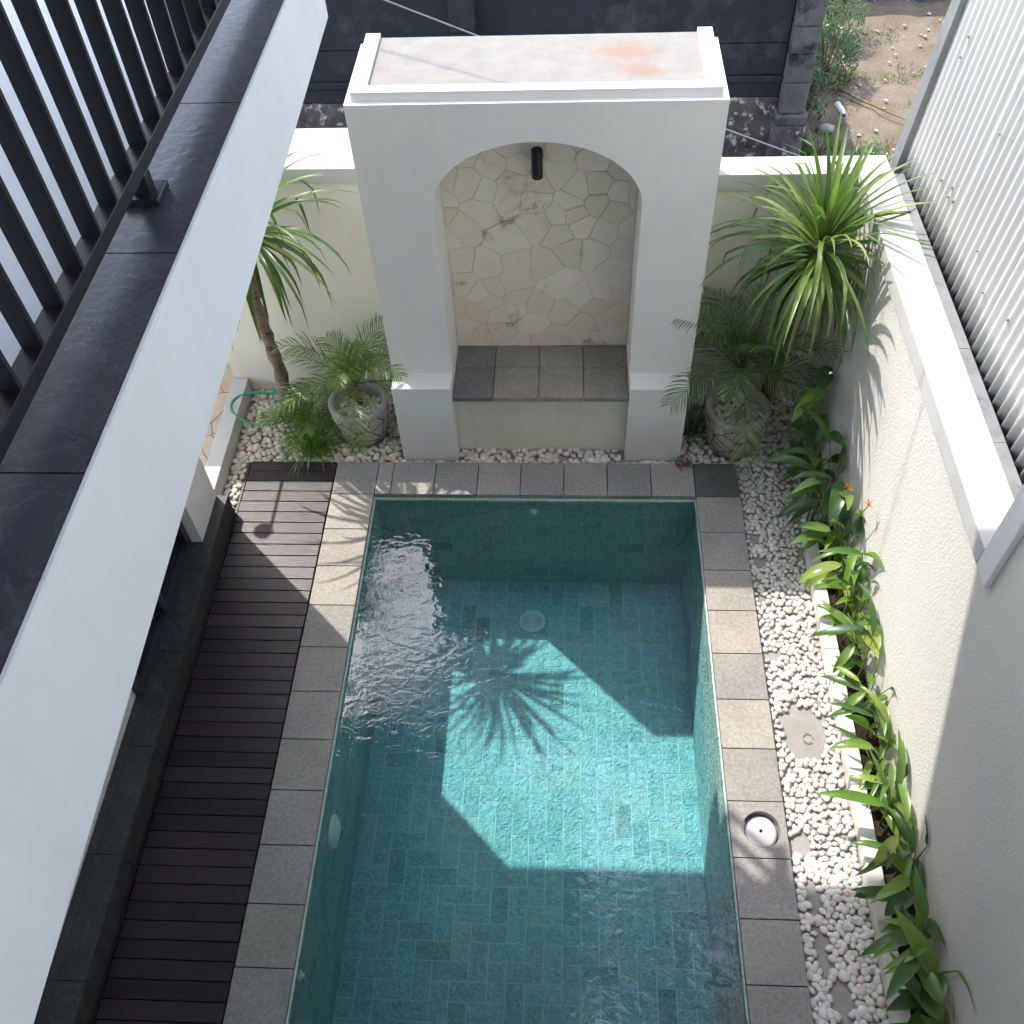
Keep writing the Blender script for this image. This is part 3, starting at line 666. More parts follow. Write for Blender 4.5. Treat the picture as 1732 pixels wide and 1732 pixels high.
# planter strip
pk = empty('planter_kerb', (1.81, -1.8, ZB), 'low white kerb between the pebbles and the planting strip', 'kerb')
y = -0.36; rr = random.Random(4)
while y > -4.5:
    L = 0.42; me = G().box(1.767+rr.uniform(-.003, .003), 1.848, y-L+0.004, y, ZB, 0.042+rr.uniform(-.003, .003)).mk('kerb_stone', 'kerbw'); bev(me, 0.004, 1)
    link('kerb_stone', me, pk, -pk.location); y -= L
sheet('soil', 1.85, 1.981, -4.6, -0.2, 0.0, 'soil', 0.03, 0.012)

# left kerb, side path
kl = empty('side_kerb', (-2.24, 0.4, ZB), 'low cream kerb between the pebbles and the side path', 'kerb')
me = G().box(-2.305, -2.190, -0.16, 1.05, ZB, 0.10).mk('kerb_body', 'cap'); bev(me, 0.004, 1); link('kerb_body', me, kl, -kl.location)
sp = empty('side_path', (-3.2, 0.4, -0.06), kind='structure'); rr = random.Random(3)
sd = [(rr.uniform(-4.2, -2.31), rr.uniform(-0.15, 1.3)) for _ in range(60)]
link('path_base', G().box(-4.6, -2.306, -0.16, 1.30, -0.06, 0.0).mk('path_base', 'concrete'), sp, -sp.location)
for i, s_ in enumerate(sd):
    poly = [(-4.5, -0.15), (-2.312, -0.15), (-2.312, 1.29), (-4.5, 1.29)]
    for j, q in enumerate(sd):
        if i == j: continue
        dx_, dz_ = q[0]-s_[0], q[1]-s_[1]; L = math.hypot(dx_, dz_)
        if L > 1.4: continue
        dx_ /= L; dz_ /= L; poly = clip(poly, dx_, dz_, dx_*(s_[0]+q[0])/2+dz_*(s_[1]+q[1])/2-0.004)
        if len(poly) < 3: break
    if len(poly) < 3: continue
    n_ = len(poly); V_ = [(p_[0], p_[1], 0) for p_ in poly]+[(p_[0], p_[1], 0.012) for p_ in poly]
    Q = [tuple(range(n_, 2*n_))]+[(k, (k+1) % n_, n_+(k+1) % n_, n_+k) for k in range(n_)]
    link('flagstone', mesh('flagstone', V_, Q, 'path'), sp, -sp.location)

# ------------------------------------------------------------ ground-floor front of the house
hs = empty('house', (-2.6, -2.5, ZB), 'white two-storey house wing with dark granite step along the deck', 'house')
def hl(name, a, mat, bv=0.0):
    me = G().box(*a).mk(name, mat)
    if bv: bev(me, bv, 2)
    return link(name, me, hs, -hs.location)
y = -0.17
while y > -5.0:
    L = 0.6; y2 = max(y-L, -5.0)
    for (xa, xb, za, zb) in ((-2.064, -2.050, ZB, 0.150), (-2.19, -2.050, 0.152, 0.170), (-2.42, -2.192, 0.152, 0.170)):
        hl('granite_tile', (xa, xb, y2+0.002, y-0.001, za, zb), 'granite2', 0.0015)
    y -= L
hl('step_core', (-2.6, -2.066, -5.0, -0.172, ZB, 0.151), 'concrete')
hl('step_end', (-2.4, -2.052, -0.1715, -0.160, ZB, 0.168), 'granite2')
hl('corner_pier', (-2.7, -2.125, -0.555, -0.165, 0.171, 3.0), 'white', 0.004)
hl('wall', (-2.9, -2.245, -3.35, -1.66, 0.171, 2.98), 'white'); hl('wall', (-2.9, -2.30, -6.0, -4.75, 0.171, 2.98), 'white')
hl('lintel', (-2.9, -2.20, -1.658, -0.557, 2.3, 2.98), 'white')
def sliding(ya, yb, xg):
    w_ = empty('x', (0, 0, 0)); bpy.data.objects.remove(w_)
    f_ = G().box(xg-0.05, xg+0.03, ya, ya+0.05, 0.171, 2.28).box(xg-0.05, xg+0.03, yb-0.05, yb, 0.171, 2.28).box(xg-0.05, xg+0.03, ya+0.051, yb-0.051, 0.171, 0.215).box(xg-0.05, xg+0.03, ya+0.051, yb-0.051, 2.235, 2.28).box(xg-0.05, xg+0.03, (ya+yb)/2-0.03, (ya+yb)/2+0.03, 0.216, 2.234).mk('window', 'frame')
    wi = link('window', f_, hs, -hs.location)
    for a_, b_ in ((ya+0.052, (ya+yb)/2-0.031), ((ya+yb)/2+0.031, yb-0.052)):
        link('pane', G().box(xg-0.015, xg-0.005, a_, b_, 0.216, 2.234).mk('pane', 'glass'), wi)
sliding(-1.656, -0.558, -2.225); sliding(-4.745, -3.355, -2.29)
# upper floor slab, balcony floor, fascia
g = G(); ya, yb = -5.2, -0.035
vs_ = [(-4.6, ya, 2.95), (-0.805, ya, 2.95), (-0.805, yb, 3.222), (-4.6, yb, 3.222), (-4.6, ya, 3.40), (-0.805, ya, 3.515), (-0.805, yb, 3.515), (-4.6, yb, 3.40)]
g.add(vs_, BF); me = g.mk('balcony_slab', 'fascia'); bev(me, 0.004, 2); link('balcony_slab', me, hs, -hs.location)
g = G().box(-0.8145, -0.8052, ya, yb-0.001, 3.514, 3.5385); link('fascia_lip', g.mk('fascia_lip', 'fascia'), hs, -hs.location)
y = -0.555+0.0
ys = [-0.04, -0.555, -1.327, -2.099, -2.871, -3.643, -4.4, -5.2]; rr = random.Random(2)
for k in range(7):
    n_ = 14; V_ = []; ya_, yb_ = ys[k+1]+0.0025, ys[k]-0.0025
    for z_ in (3.516, 3.540):
        V_ += [(-1.088, ya_, z_), (-1.088, yb_, z_)]
        V_ += [(-0.8165+rr.uniform(-.0015, .0015), yb_+(ya_-yb_)*i/n_, z_) for i in range(n_+1)]
    c_ = len(V_)//2; Q = [tuple(range(c_, 2*c_))[::-1]]+[(i, (i+1) % c_, c_+(i+1) % c_, c_+i) for i in range(c_)]
    link('ledge_tile', mesh('ledge_tile', V_, Q, 'granite'), hs, -hs.location)
hl('ledge_riser', (-1.100, -1.0885, -5.2, -0.04, 3.44, 3.5395), 'granite')
for i in range(4):
    for j in range(7):
        xa = -1.101-0.6*(i+1); ya_ = -0.04-0.75*(j+1)
        hl('floor_tile', (xa+0.0015, xa+0.5985, ya_+0.0015, ya_+0.7485, 3.421, 3.440), 'floor_tile')
hl('upper_wall', (-4.6, -3.45, -6.0, -0.3, 3.41, 6.35), 'white')
hl('upper_pane', (-3.449, -3.43, -4.0, -0.9, 3.45, 5.8), 'glass')
hl('unseen_roof_slab', (0.502, 1.978, -6.4, -3.2, 6.4, 6.62), 'white'); hl('unseen_roof_slab', (-5.0, 0.50, -6.4, 0.66, 6.4, 6.62), 'white'); hl('unseen_roof_slab', (-5.0, -2.2, 0.662, 1.15, 6.4, 6.62), 'white')  # right slab added to block skylight, rear strip added to shade the balcony floor
hl('end_wall', (-2.04, 1.979, -6.6, -4.78, ZB, 2.99), 'white'); hl('end_slab', (-0.804, 1.979, -6.6, -3.98, 3.0, 3.40), 'white'); hl('upper_end_wall', (-0.79, 1.979, -6.6, -5.2, 3.41, 6.39), 'white')

# railing
RX = -0.972
rg = empty('balcony_railing', (RX, -2.5, 3.54), 'black metal railing of flat upright bars on the balcony ledge', 'railing')
def gl_(name, a, mat='metal', parent=rg, bv=0.0015):
    cx, cy = (a[0]+a[1])/2, (a[2]+a[3])/2
    me = G().box(a[0]-cx, a[1]-cx, a[2]-cy, a[3]-cy, 0, a[5]-a[4]).mk(name, mat)
    if bv: bev(me, bv, 1)
    return link(name, me, parent, Vector((cx, cy, a[4]))-(parent.location if parent is rg else Vector((0, 0, 0))))
gl_('bottom_rail', (RX-0.026, RX+0.026, -5.1, -0.09, 3.618, 3.662)); gl_('top_rail', (RX-0.036, RX+0.036, -5.1, -0.05, 4.62, 4.66))
bal = G().box(-0.0255, 0.0255, -0.006, 0.006, 0, 0.956).mk('baluster', 'metal')
y = -0.104-0.0137
for k in range(36):
    link('baluster', bal, rg, (0, y+2.5, 3.663-3.54)); y -= 0.138
for y in (-0.075, -1.84, -3.50, -5.0):
    po = gl_('post', (RX-0.022, RX+0.0255, y-0.022, y+0.022, 3.5405, 3.6175))
    bp = G().box(-0.052, 0.052, -0.052, 0.052, 0.0005, 0.022).mk('base_plate', 'metal'); bev(bp, 0.003, 1)
    link('base_plate', bp, po, (0, 0, 0))

# ------------------------------------------------------------ neighbour with corrugated cladding
nb = empty('neighbour_building', (3.2, -2, 0), 'neighbouring building clad in pale corrugated sheets', 'building')
tilt = math.tan(math.radians(4.2)); X0 = 2.262; Z0 = 1.672
def corr(y0, y1, z0, z1, off):
    n_ = int(abs(y1-y0)/0.0095); vs_, fs_ = [], []; rows = 10
    for r_ in range(rows+1):
        z_ = z0+(z1-z0)*r_/rows
        for i in range(n_+1):
            y_ = y0+(y1-y0)*i/n_; x_ = X0+(z_-Z0)*tilt+off-0.0125*math.cos(2*PI*y_/0.0762)
            if r_ == 0: zz = z_+0.006*math.sin(y_*37)
            else: zz = z_
            vs_.append((x_, y_, zz))
    for r_ in range(rows):
        for i in range(n_):
            a = r_*(n_+1)+i; fs_.append((a, a+1, a+n_+2, a+n_+1))
    n0 = len(vs_); vs_ += [(v_[0]+0.007, v_[1], v_[2]) for v_ in vs_[:n0]]
    fs_ += [tuple(i+n0 for i in reversed(f_)) for f_ in fs_[:rows*n_]]
    for i in range(n_): fs_.append((i+1, i, i+n0, i+1+n0))
    t0 = rows*(n_+1)
    for i in range(n_): fs_.append((t0+i, t0+i+1, t0+i+1+n0, t0+i+n0))
    return mesh('corrugated_sheet', vs_, fs_, 'corr', True)
y = 1.16; k = 0
while y > -2.2:
    y2 = y-0.82
    link('corrugated_sheet', corr(y2, y+0.05, Z0, 3.9, 0.0 if k % 2 else -0.008), nb, -nb.location)
    link('corrugated_sheet', corr(y2, y+0.05, 3.85, 6.4, -0.012 if k % 2 else -0.020), nb, -nb.location)
    y = y2; k += 1
link('wall_body', G().box(2.40, 6.0, -6.0, 1.10, ZB, 1.9).box(2.68, 6.0, -6.0, 1.10, 1.901, 6.4).mk('wall_body', 'concrete'), nb, -nb.location)
link('cladding_batten', G().box(2.315, 2.40, -2.3, 1.15, 1.56, 1.65).mk('cladding_batten', 'concrete'), nb, -nb.location)
vs_ = [(X0-0.05, 1.20, Z0-0.04), (X0-0.05, 1.32, Z0-0.04), (X0+0.10, 1.32, Z0-0.04), (X0+0.10, 1.20, Z0-0.04)]
vs_ += [(v_[0]+4.7*tilt, v_[1], v_[2]+4.7) for v_ in vs_]
link('corner_flashing', mesh('corner_flashing', vs_, BF, 'flash'), nb, -nb.location)
y = 1.10; rr = random.Random(8)
while y > -1.75:
    L = rr.choice((0.28, 0.36, 0.45)); y2 = max(y-L, -1.752)
    for a in ((2.170, 2.236, 1.71, 1.735),):
        me = G().box(a[0]+rr.uniform(-.002, .002), a[1]+0.002, y2+0.002, y, a[2]-0.10, a[3]+rr.uniform(-.003, .003)).mk('flashing_strip', 'flash'); link('flashing_strip', me, nb, -nb.location)
    y = y2
g = G(); rr = random.Random(6)
for _ in range(46):
    y_ = -2.0+3.1*rr.random(); y_ = round(y_/0.0762)*0.0762+0.0381*0; z_ = rr.choice((2.0, 2.55, 3.1, 3.65, 4.2))+rr.uniform(-.06, .06)
    x_ = X0+(z_-Z0)*tilt-0.0155-(0.008 if z_ < 3.85 else 0.02)
    g.tube([(x_+0.004, y_, z_), (x_-0.006, y_, z_)], [0.009, 0.004], 8)
link('cladding_screws', g.mk('cladding_screws', 'flash'), nb, -nb.location, kind='stuff')

# ------------------------------------------------------------ dark boundary wall behind
dw = empty('boundary_wall', (0, 4.2, -0.06), 'dark weathered boundary wall of long panels between pilasters, behind the garden', 'wall')
def dl(name, a, mat, bv=0.006):
    me = G().box(*a).mk(name, mat)
    if bv: bev(me, bv, 1)
    return link(name, me, dw, -dw.location)
zs_ = [-0.06, 0.62, 0.76, 0.82, 1.10, 1.60, 2.1, 2.6, 3.1]
for xa, xb in ((-9, -3.7), (-3.45, -0.80), (-0.58, 2.08)):
    for i in range(8):
        dl('panel', (xa, xb, 4.10-0.02*(i == 2)+0.004*(i % 2), 4.24, zs_[i]+0.004, zs_[i+1]-0.004), 'mould' if i == 0 else 'darkwall')
for xa in (-3.68, -0.79, 2.09):
    w_ = 0.22
    for i, (za, zb) in enumerate(((-0.06, 0.42), (0.424, 0.52), (0.524, 0.80), (0.804, 1.05), (1.054, 1.28), (1.284, 2.0), (2.004, 3.15))):
        d_ = 0.03 if i < 2 else 0
        dl('pilaster_block', (xa-d_, xa+w_+d_, 3.98-d_, 4.26, za, zb), 'mould' if i < 1 else ('pilaster' if xa > 1 else 'darkwall'), 0.012)
dl('return_wall', (2.10, 2.26, 4.262, 7.38, -0.06, 1.35), 'darkwall')
fw = empty('boundary_wall', (5.5, 7.6, -0.06), 'dark wall closing the bare plot at its far end', 'wall')
link('wall_body', G().box(1.0, 10, 7.45, 7.65, -0.06, 0.9).mk('wall_body', 'darkwall'), fw, -fw.location)
link('base_course', G().box(1.0, 10, 7.40, 7.449, -0.06, 0.10).mk('base_course', 'mould'), fw, -fw.location)
# overhead cable
cb = G().tube([(-6+12*i/24, 2.5, 2.204-0.40*((-6+12*i/24)+1.048)+0.004*((-6+12*i/24)-0.4)**2) for i in range(25)], 0.0055, 6)
link('cable', cb.mk('cable', 'flash'), label='thin grey cable sagging across behind the arched niche', cat='cable')
A_ = Vector((-0.79, 1.04, 2.58))+3.3*Vector((-.5, .5, 1)); B_ = Vector((0.05, 0.57, 2.58))+3.3*Vector((-.5, .5, 1)); d_ = B_-A_
link('cable', G().tube([A_-d_*2.5+Vector((0, 0, 0)), A_, B_, B_+d_*3.5], 0.006, 6).mk('cable', 'flash'), label='high overhead cable that throws a thin shadow line on top of the niche', cat='cable')

# ------------------------------------------------------------ plants
def ribbon(base, az, el, L, W, droop, fold=0.25, n=9, kink=None, prof=None, twist=0.0, curl=0.0):
    """arched strap leaf; returns verts, faces"""
    p_ = Vector(base); e_ = el; vs_, fs_ = [], []; a_ = az
    for i in range(n+1):
        t_ = i/n
        d_ = Vector((math.cos(e_)*math.cos(a_), math.cos(e_)*math.sin(a_), math.sin(e_)))
        side = Vector((-math.sin(a_+twist*t_), math.cos(a_+twist*t_), 0)); nm = side.cross(d_).normalized()*-1
        if nm.z < 0 and e_ < PI/2: nm = -nm
        w_ = W*(prof(t_) if prof else (0.55+0.45*min(1, t_*4))*(1-t_**2.2)+0.002)
        vs_ += [tuple(p_-side*w_/2+nm*fold*w_*0.5), tuple(p_), tuple(p_+side*w_/2+nm*fold*w_*0.5)]
        if i < n:
            st = L/n; p_ = p_+d_*st; e_ -= droop*(0.4+1.2*t_)/n; a_ += curl/n
            if kink and abs(t_-kink[0]) < 0.5/n: e_ -= kink[1]
            e_ = max(e_, -1.45)
    for i in range(n):
        a = 3*i; fs_ += [(a, a+1, a+4, a+3), (a+1, a+2, a+5, a+4)]
    return vs_, fs_
def dracaena(x, y, zc, nleaf, name_label, trunk, Lm=0.55, seed=1, cat='dracaena'):
    rs = random.Random(seed); r_ = empty('dracaena_tree', (trunk[0][0], trunk[0][1], ZB), name_label, cat)
    rad = [0.05-0.012*i/(len(trunk)-1) for i in range(len(trunk))]
    tp = []; tr_ = []
    for i in range(len(trunk)-1):
        for k in range(6):
            u_ = k/6; q = Vector(trunk[i]).lerp(Vector(trunk[i+1]), u_); q += Vector((noise.noise(q*4), noise.noise(q*4+Vector((9, 9, 9))), 0))*0.012
            tp.append(q); tr_.append((rad[i]*(1-u_)+rad[i+1]*u_)*(1+0.10*((k % 2)*2-1)))
    tp.append(Vector(trunk[-1])); tr_.append(rad[-1])
    link('trunk', G().tube(tp, tr_, 12).mk('trunk', 'bark', True), r_, -r_.location)
    top = Vector(trunk[-1])
    for i in range(nleaf):
        u_ = i/(nleaf-1)             # 0 = inner upright, 1 = outer hanging
        az = i*2.39996+rs.uniform(-.25, .25); el = math.radians(84-118*u_**0.9+rs.uniform(-10, 10))
        L = Lm*(0.85+0.35*math.sin(PI*min(1, u_*1.1)))*rs.uniform(0.82, 1.12)
        b_ = top+Vector((math.cos(az)*0.03, math.sin(az)*0.03, 0.07-0.20*u_))
        kk = (rs.uniform(.45, .75), rs.uniform(.5, 1.1)) if rs.random() < 0.22+0.2*(u_ > 0.3) else None
        v_, f_ = ribbon(b_, az, el, L, rs.uniform(0.030, 0.043), rs.uniform(0.4, 1.1)+2.0*u_, 0.35, 9, kk, twist=rs.uniform(-.5, .5), curl=rs.uniform(-.3, .3))
        # keep the leaves on this side of the garden walls
        v_ = [(min(q[0], 1.93) if (q[2] < 1.85 and x > 0) else q[0], min(q[1], 1.0) if q[2] < 1.9 else q[1], max(q[2], 0.05)) for q in v_]
        link('leaf', mesh('leaf', v_, f_, 'yucca' if u_ < 0.72 or rs.random() < .4 else 'yucca_dark', True), r_, -r_.location)
    return r_
dracaena(1.70, .62, 1.60, 150, 'tall dracaena with long strap leaves by the corner of the white walls', [(1.62, 0.80, ZB), (1.66, 0.76, 0.5), (1.69, 0.66, 1.1), (1.70, 0.60, 1.58)], 0.67, 3)
dracaena(-1.68, .60, 1.8, 95, 'leaning dracaena with a bare rough trunk behind the balcony edge', [(-1.84, 0.74, ZB), (-1.82, 0.80, 0.45), (-1.84, 0.76, 1.05), (-1.78, 0.68, 1.45), (-1.70, 0.60, 1.76)], 0.66, 7)

def frond(base, az, el, L, droop, leaf=0.17, npair=30, lift=0.5, rs=random):
    p_ = Vector(base); e_ = el; vs_, fs_ = [], []; n = 14; pts = []
    for i in range(n+1):
        d_ = Vector((math.cos(e_)*math.cos(az), math.cos(e_)*math.sin(az), math.sin(e_))); pts.append((p_.copy(), d_)); p_ = p_+d_*L/n; e_ -= droop*(0.3+1.4*i/n)/n; e_ = max(e_, -1.3)
    g = G(); g.tube([q[0] for q in pts], [0.006*(1-0.8*i/n) for i in range(n+1)], 5, False)
    for k in range(npair):
        t_ = 0.16+0.84*k/(npair-1); f_ = t_*n; i = min(int(f_), n-1); u_ = f_-i
        b_ = pts[i][0].lerp(pts[i+1][0], u_); d_ = pts[i][1].lerp(pts[i+1][1], u_).normalized()
        side = Vector((-math.sin(az), math.cos(az), 0)); nm = side.cross(d_)*-1
        if nm.z < 0: nm = -nm
        ll = leaf*(math.sin(PI*(0.12+0.80*t_))**0.7)*rs.uniform(.88, 1.1)
        for s_ in (-1, 1):
            dd = (side*s_*math.cos(0.75)+d_*math.sin(0.75+0.35*t_)+nm*lift*rs.uniform(-.1, 1.3)).normalized()
            wv = d_.cross(dd).cross(dd).normalized()*0.0040
            a0 = b_; a1 = b_+dd*ll*0.5; a2 = a1+(dd+Vector((0, 0, -0.35))).normalized()*ll*0.3; a3 = a2+(dd+Vector((0, 0, -0.9))).normalized()*ll*0.22
            nb_ = len(g.v)
            g.v += [tuple(a0-wv*.6), tuple(a0+wv*.6), tuple(a1-wv), tuple(a1+wv), tuple(a2-wv*.7), tuple(a2+wv*.7), tuple(a3)]
            g.f += [(nb_, nb_+1, nb_+3, nb_+2), (nb_+2, nb_+3, nb_+5, nb_+4), (nb_+4, nb_+5, nb_+6)]
    return g
def palm(x, y, z, n, label, L=0.62, seed=2, group=None, lo=-10, hi=78, mn=1.0, zc=0.05, pairs=26, mat='palm'):
    rs = random.Random(seed); r_ = empty('palm_plant', (x, y, z), label, 'palm', group)
    link('stem', G().tube([(0, 0, -0.02), (0.005, 0.01, zc*.6), (0, 0, zc)], [0.032, 0.026, 0.018], 10).mk('stem', 'bark', True), r_)
    for i in range(n):
        az = i*2.39996+rs.uniform(-.3, .3); u_ = i/(n-1); el = math.radians(hi-(hi-lo)*u_+rs.uniform(-8, 8)); LL = L*rs.uniform(.8, 1.12)*(0.8 if u_ < .15 else 1)
        if y+math.sin(az)*LL*math.cos(el) > 1.02: LL *= 0.62
        if x > 0 and x+math.cos(az)*LL*math.cos(el) > 1.95: LL *= 0.7
        g = frond((0, 0, zc), az, el, LL, rs.uniform(1.0, 1.9), 0.21*mn, pairs, 0.3, rs)
        link('frond', g.mk('frond', mat), r_)
    return r_
def pot(x, y, h, r, label, zb=ZB):
    o_ = empty('plant_pot', (x, y, zb), label, 'plant pot')
    H_ = h-zb
    link('body', G().lathe([(0.0, 0.0), (r*0.74, 0.0), (r*0.86, H_*0.25), (r*0.96, H_*0.6), (r*0.99, H_*0.85), (r*0.99, H_*0.9)], 48).mk('body', 'pot', True), o_)
    link('rim', G().lathe([(r*0.985, H_*0.86), (r*1.04, H_*0.90), (r*1.04, H_*0.985), (r*1.02, H_), (r*0.86, H_), (r*0.84, H_*0.98), (r*0.84, H_*0.72), (0, H_*0.72)], 48).mk('rim', 'potrim', True), o_)
    link('band', G().lathe([(r*1.0, H_*0.70), (r*1.012, H_*0.71), (r*1.012, H_*0.83), (r*1.0, H_*0.85)], 48).mk('band', 'pot', True), o_)
    g = G(); rs = random.Random(int(x*77)+90)
    sp_ = [(px, py, s, a, t1, t2, q) for px, py, s, a, t1, t2, q in pebble_spots(-r, r, -r, r, 0.044, ((0, 0.02, 0.055, 0.05),), lambda px, py: px*px+py*py < (r*0.78)**2, 31)]
    add_pebbles(g, sp_, H_*0.72, VAR); link('pot_pebbles', g.mk('pot_pebbles', 'pebble', True), o_, kind='stuff')
    return o_
pot(-1.255, 0.62, 0.30, 0.205, 'mosaic stone pot left of the niche, half covered by a palm')
palm(-1.27, 0.68, 0.17, 15, 'potted palm with fine arching fronds, left of the niche', 0.62, 5, mn=0.9, hi=84, lo=8, zc=0.22, pairs=24, mat='palm_light')
pot(1.395, 0.53, 0.34, 0.212, 'mosaic stone pot right of the niche, filled with white pebbles')
palm(1.39, 0.64, 0.20, 17, 'potted palm with dark spreading fronds, right of the niche', 0.70, 9, mn=1.05, hi=84, lo=12, zc=0.36, pairs=27)
palm(-1.66, 0.64, -0.03, 11, 'low young palm on the pebbles at the foot of the leaning dracaena', 0.36, 12, hi=75, lo=12, mn=0.75, mat='palm_light')
# bright grassy tuft beside the left palm
tf = empty('grass_plant', (-1.60, 0.44, ZB), 'bright green tufted plant on the cream pebbles', 'plant')
rs = random.Random(5); g = G()
for i in range(120):
    v_, f_ = ribbon((rs.uniform(-.07, .07), rs.uniform(-.06, .06), 0.0), rs.uniform(0, 2*PI), rs.uniform(.5, 1.4), rs.uniform(.22, .38), 0.011, rs.uniform(1, 2.2), .2, 5); g.add(v_, f_)
link('blades', g.mk('blades', 'grassm', True), tf, kind='stuff')
tf = empty('fern_plant', (1.12, 0.62, ZB), 'small leafy plant in the shade between niche and pot', 'plant')
g = G()
for i in range(50):
    v_, f_ = ribbon((rs.uniform(-.05, .05), rs.uniform(-.06, .06), 0.0), rs.uniform(0, 2*PI), rs.uniform(.6, 1.4), rs.uniform(.2, .36), 0.014, rs.uniform(1, 2.0), .2, 5); g.add(v_, f_)
link('blades', g.mk('blades', 'palm', True), tf, kind='stuff')

# heliconias along the wall
hp = lambda t_: max(0.02, math.sin(PI*min(1, t_**0.8))**0.75*(1-0.15*t_))
def heliconia(x, y, n, Hm, label, seed, Ls=(0.26, 0.38), Wd=0.07, dark=False, flower=None, aim=None):
    rs = random.Random(seed); r_ = empty('heliconia_plant', (x, y, 0.0), label, 'heliconia', 'heliconias planted along the white wall')
    for i in range(n+1):
        h_ = Hm*rs.uniform(.35, 1.0); bx_, by_ = rs.uniform(-.045, .045), rs.uniform(-.12, .12)
        az = rs.choice([PI, PI*0.8, PI*1.2, PI*1.3, -PI/2, PI/2, PI/3, -PI/3])+rs.uniform(-.5, .5) if aim is None else aim+rs.uniform(-.5, .5)
        lx = bx_+math.cos(az)*0.05; ly = by_+math.sin(az)*0.05
        st = link('stalk', G().tube([(bx_, by_, -0.02), (bx_*1.2, by_*1.2, h_*0.6), (lx, ly, h_)], [0.006, 0.005, 0.003], 6).mk('stalk', 'stem', True), r_)
        L = rs.uniform(*Ls)*rs.uniform(.55, 1.08); el = rs.uniform(-.2, 1.1)
        if math.cos(az) > 0.3: L *= 0.65; el = max(el, 0.7)
        v_, f_ = ribbon((lx, ly, h_), az, el, L, Wd*rs.uniform(.5, 1.15), rs.uniform(.5, 1.6), rs.uniform(.3, .7), 10, None, hp, rs.uniform(-.9, .9), rs.uniform(-.4, .4))
        v_ = [(min(q[0], 1.968-x), q[1], q[2]) for q in v_]
        link('leaf', mesh('leaf', v_, f_, 'grassm' if rs.random() < .12 else ('helic_shade_dark' if (dark and rs.random() < .8) or rs.random() < .2 else 'helic'), True), r_)
        if rs.random() < .5:
            v_, f_ = ribbon((bx_*1.2, by_*1.2, h_*0.6), az+rs.uniform(-2, 2), rs.uniform(.2, .9), L*.8, Wd*.7, rs.uniform(.5, 1.5), .5, 8, None, hp, rs.uniform(-.6, .6))
            v_ = [(min(q[0], 1.968-x), q[1], max(q[2], .01)) for q in v_]
            link('leaf', mesh('leaf', v_, f_, 'helic', True), r_)
    if flower:
        for (fx, fy, fz) in flower:
            g = G().tube([(0, 0, 0), (fx*.5, fy*.5, fz*.6), (fx, fy, fz)], [0.005, 0.004, 0.003], 5); link('flower_stalk', g.mk('flower_stalk', 'stem'), r_)
            g = G()
            for k in range(7):
                v_, f_ = ribbon((fx, fy, fz), k*0.9, rs.uniform(.1, 1.2), rs.uniform(.035, .06), .011, .4, .5, 4); g.add(v_, f_)
            link('flower', g.mk('flower', 'petal'), r_)
    return r_
HL = [
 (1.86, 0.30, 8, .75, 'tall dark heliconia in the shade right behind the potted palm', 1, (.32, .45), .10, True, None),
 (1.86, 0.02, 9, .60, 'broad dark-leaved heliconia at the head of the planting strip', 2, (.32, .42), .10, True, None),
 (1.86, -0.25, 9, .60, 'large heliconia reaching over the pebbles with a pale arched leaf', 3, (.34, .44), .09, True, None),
 (1.90, -0.52, 10, .62, 'heliconia with two orange star-shaped flowers against the wall', 4, (.28, .38), .072, False, [(0.0, .10, .60), (.02, -.20, .80)]),
 (1.925, -0.78, 11, .55, 'dense heliconia clump just past the orange flowers', 5, (.26, .38), .072, False, None),
 (1.925, -1.04, 10, .50, 'heliconia clump leaning over the white kerb end', 6, (.26, .36), .062, False, None),
 (1.925, -1.28, 9, .40, 'heliconia with narrow leaves pointing at the pool', 7, (.26, .36), .062, False, None),
 (1.925, -1.52, 9, .45, 'heliconia with one big upright dark leaf by the wall', 8, (.26, .36), .062, False, None),
 (1.925, -1.84, 8, .36, 'sparse heliconia beside the bare patch in the pebbles', 9, (.24, .34), .056, False, None),
 (1.925, -2.10, 7, .36, 'heliconia with reddish dry stalk in the middle of the strip', 10, (.26, .36), .062, False, None),
 (1.925, -2.36, 11, .38, 'yellow-green sunlit heliconia where the wall shadow begins', 11, (.28, .36), .062, False, None),
 (1.925, -2.62, 8, .40, 'heliconia with broad hanging leaves in the wall shade', 12, (.26, .36), .09, False, None),
 (1.925, -2.90, 7, .40, 'heliconia of drooping leaves and bare thin stems', 13, (.26, .38), .08, False, None),
 (1.925, -3.18, 11, .34, 'broad-leaved heliconia spilling over the pebbles, nearest the camera', 14, (.30, .40), .09, False, None)]
for a in HL: heliconia(*a)

# weeds and shrubs on the neighbouring plot
def bush(x, y, r, h, n, label, seed, mat='weed', nm='shrub', ls=0.06):
    rs = random.Random(seed); r_ = empty(nm, (x, y, -0.05), label, 'shrub'); g = G()
    for i in range(n):
        a_ = rs.uniform(0, 2*PI); q = rs.random()**.5*r; z_ = h*rs.random()**0.8*(1-0.5*q/r)
        px, py = math.cos(a_)*q*(1+.3*math.sin(3*a_)), math.sin(a_)*q
        if noise.noise((px*5+seed, py*5, z_*5)) < -.12: continue
        v_, f_ = ribbon((px, py, z_), rs.uniform(0, 2*PI), rs.uniform(-.4, 1.1), ls*rs.uniform(.6, 1.5), ls*.3, rs.uniform(.2, 1.4), .3, 2); g.add(v_, f_)
    link('foliage', g.mk('foliage', mat), r_)
    g = G()
    for k in range(7): a_ = k*.9; g.tube([(0, 0, 0), (math.cos(a_)*r*.3, math.sin(a_)*r*.3, h*.5), (math.cos(a_)*r*.6, math.sin(a_)*r*.6, h*.85)], [.012, .007, .003], 5)
    link('stem', g.mk('stem', 'bark'), r_)
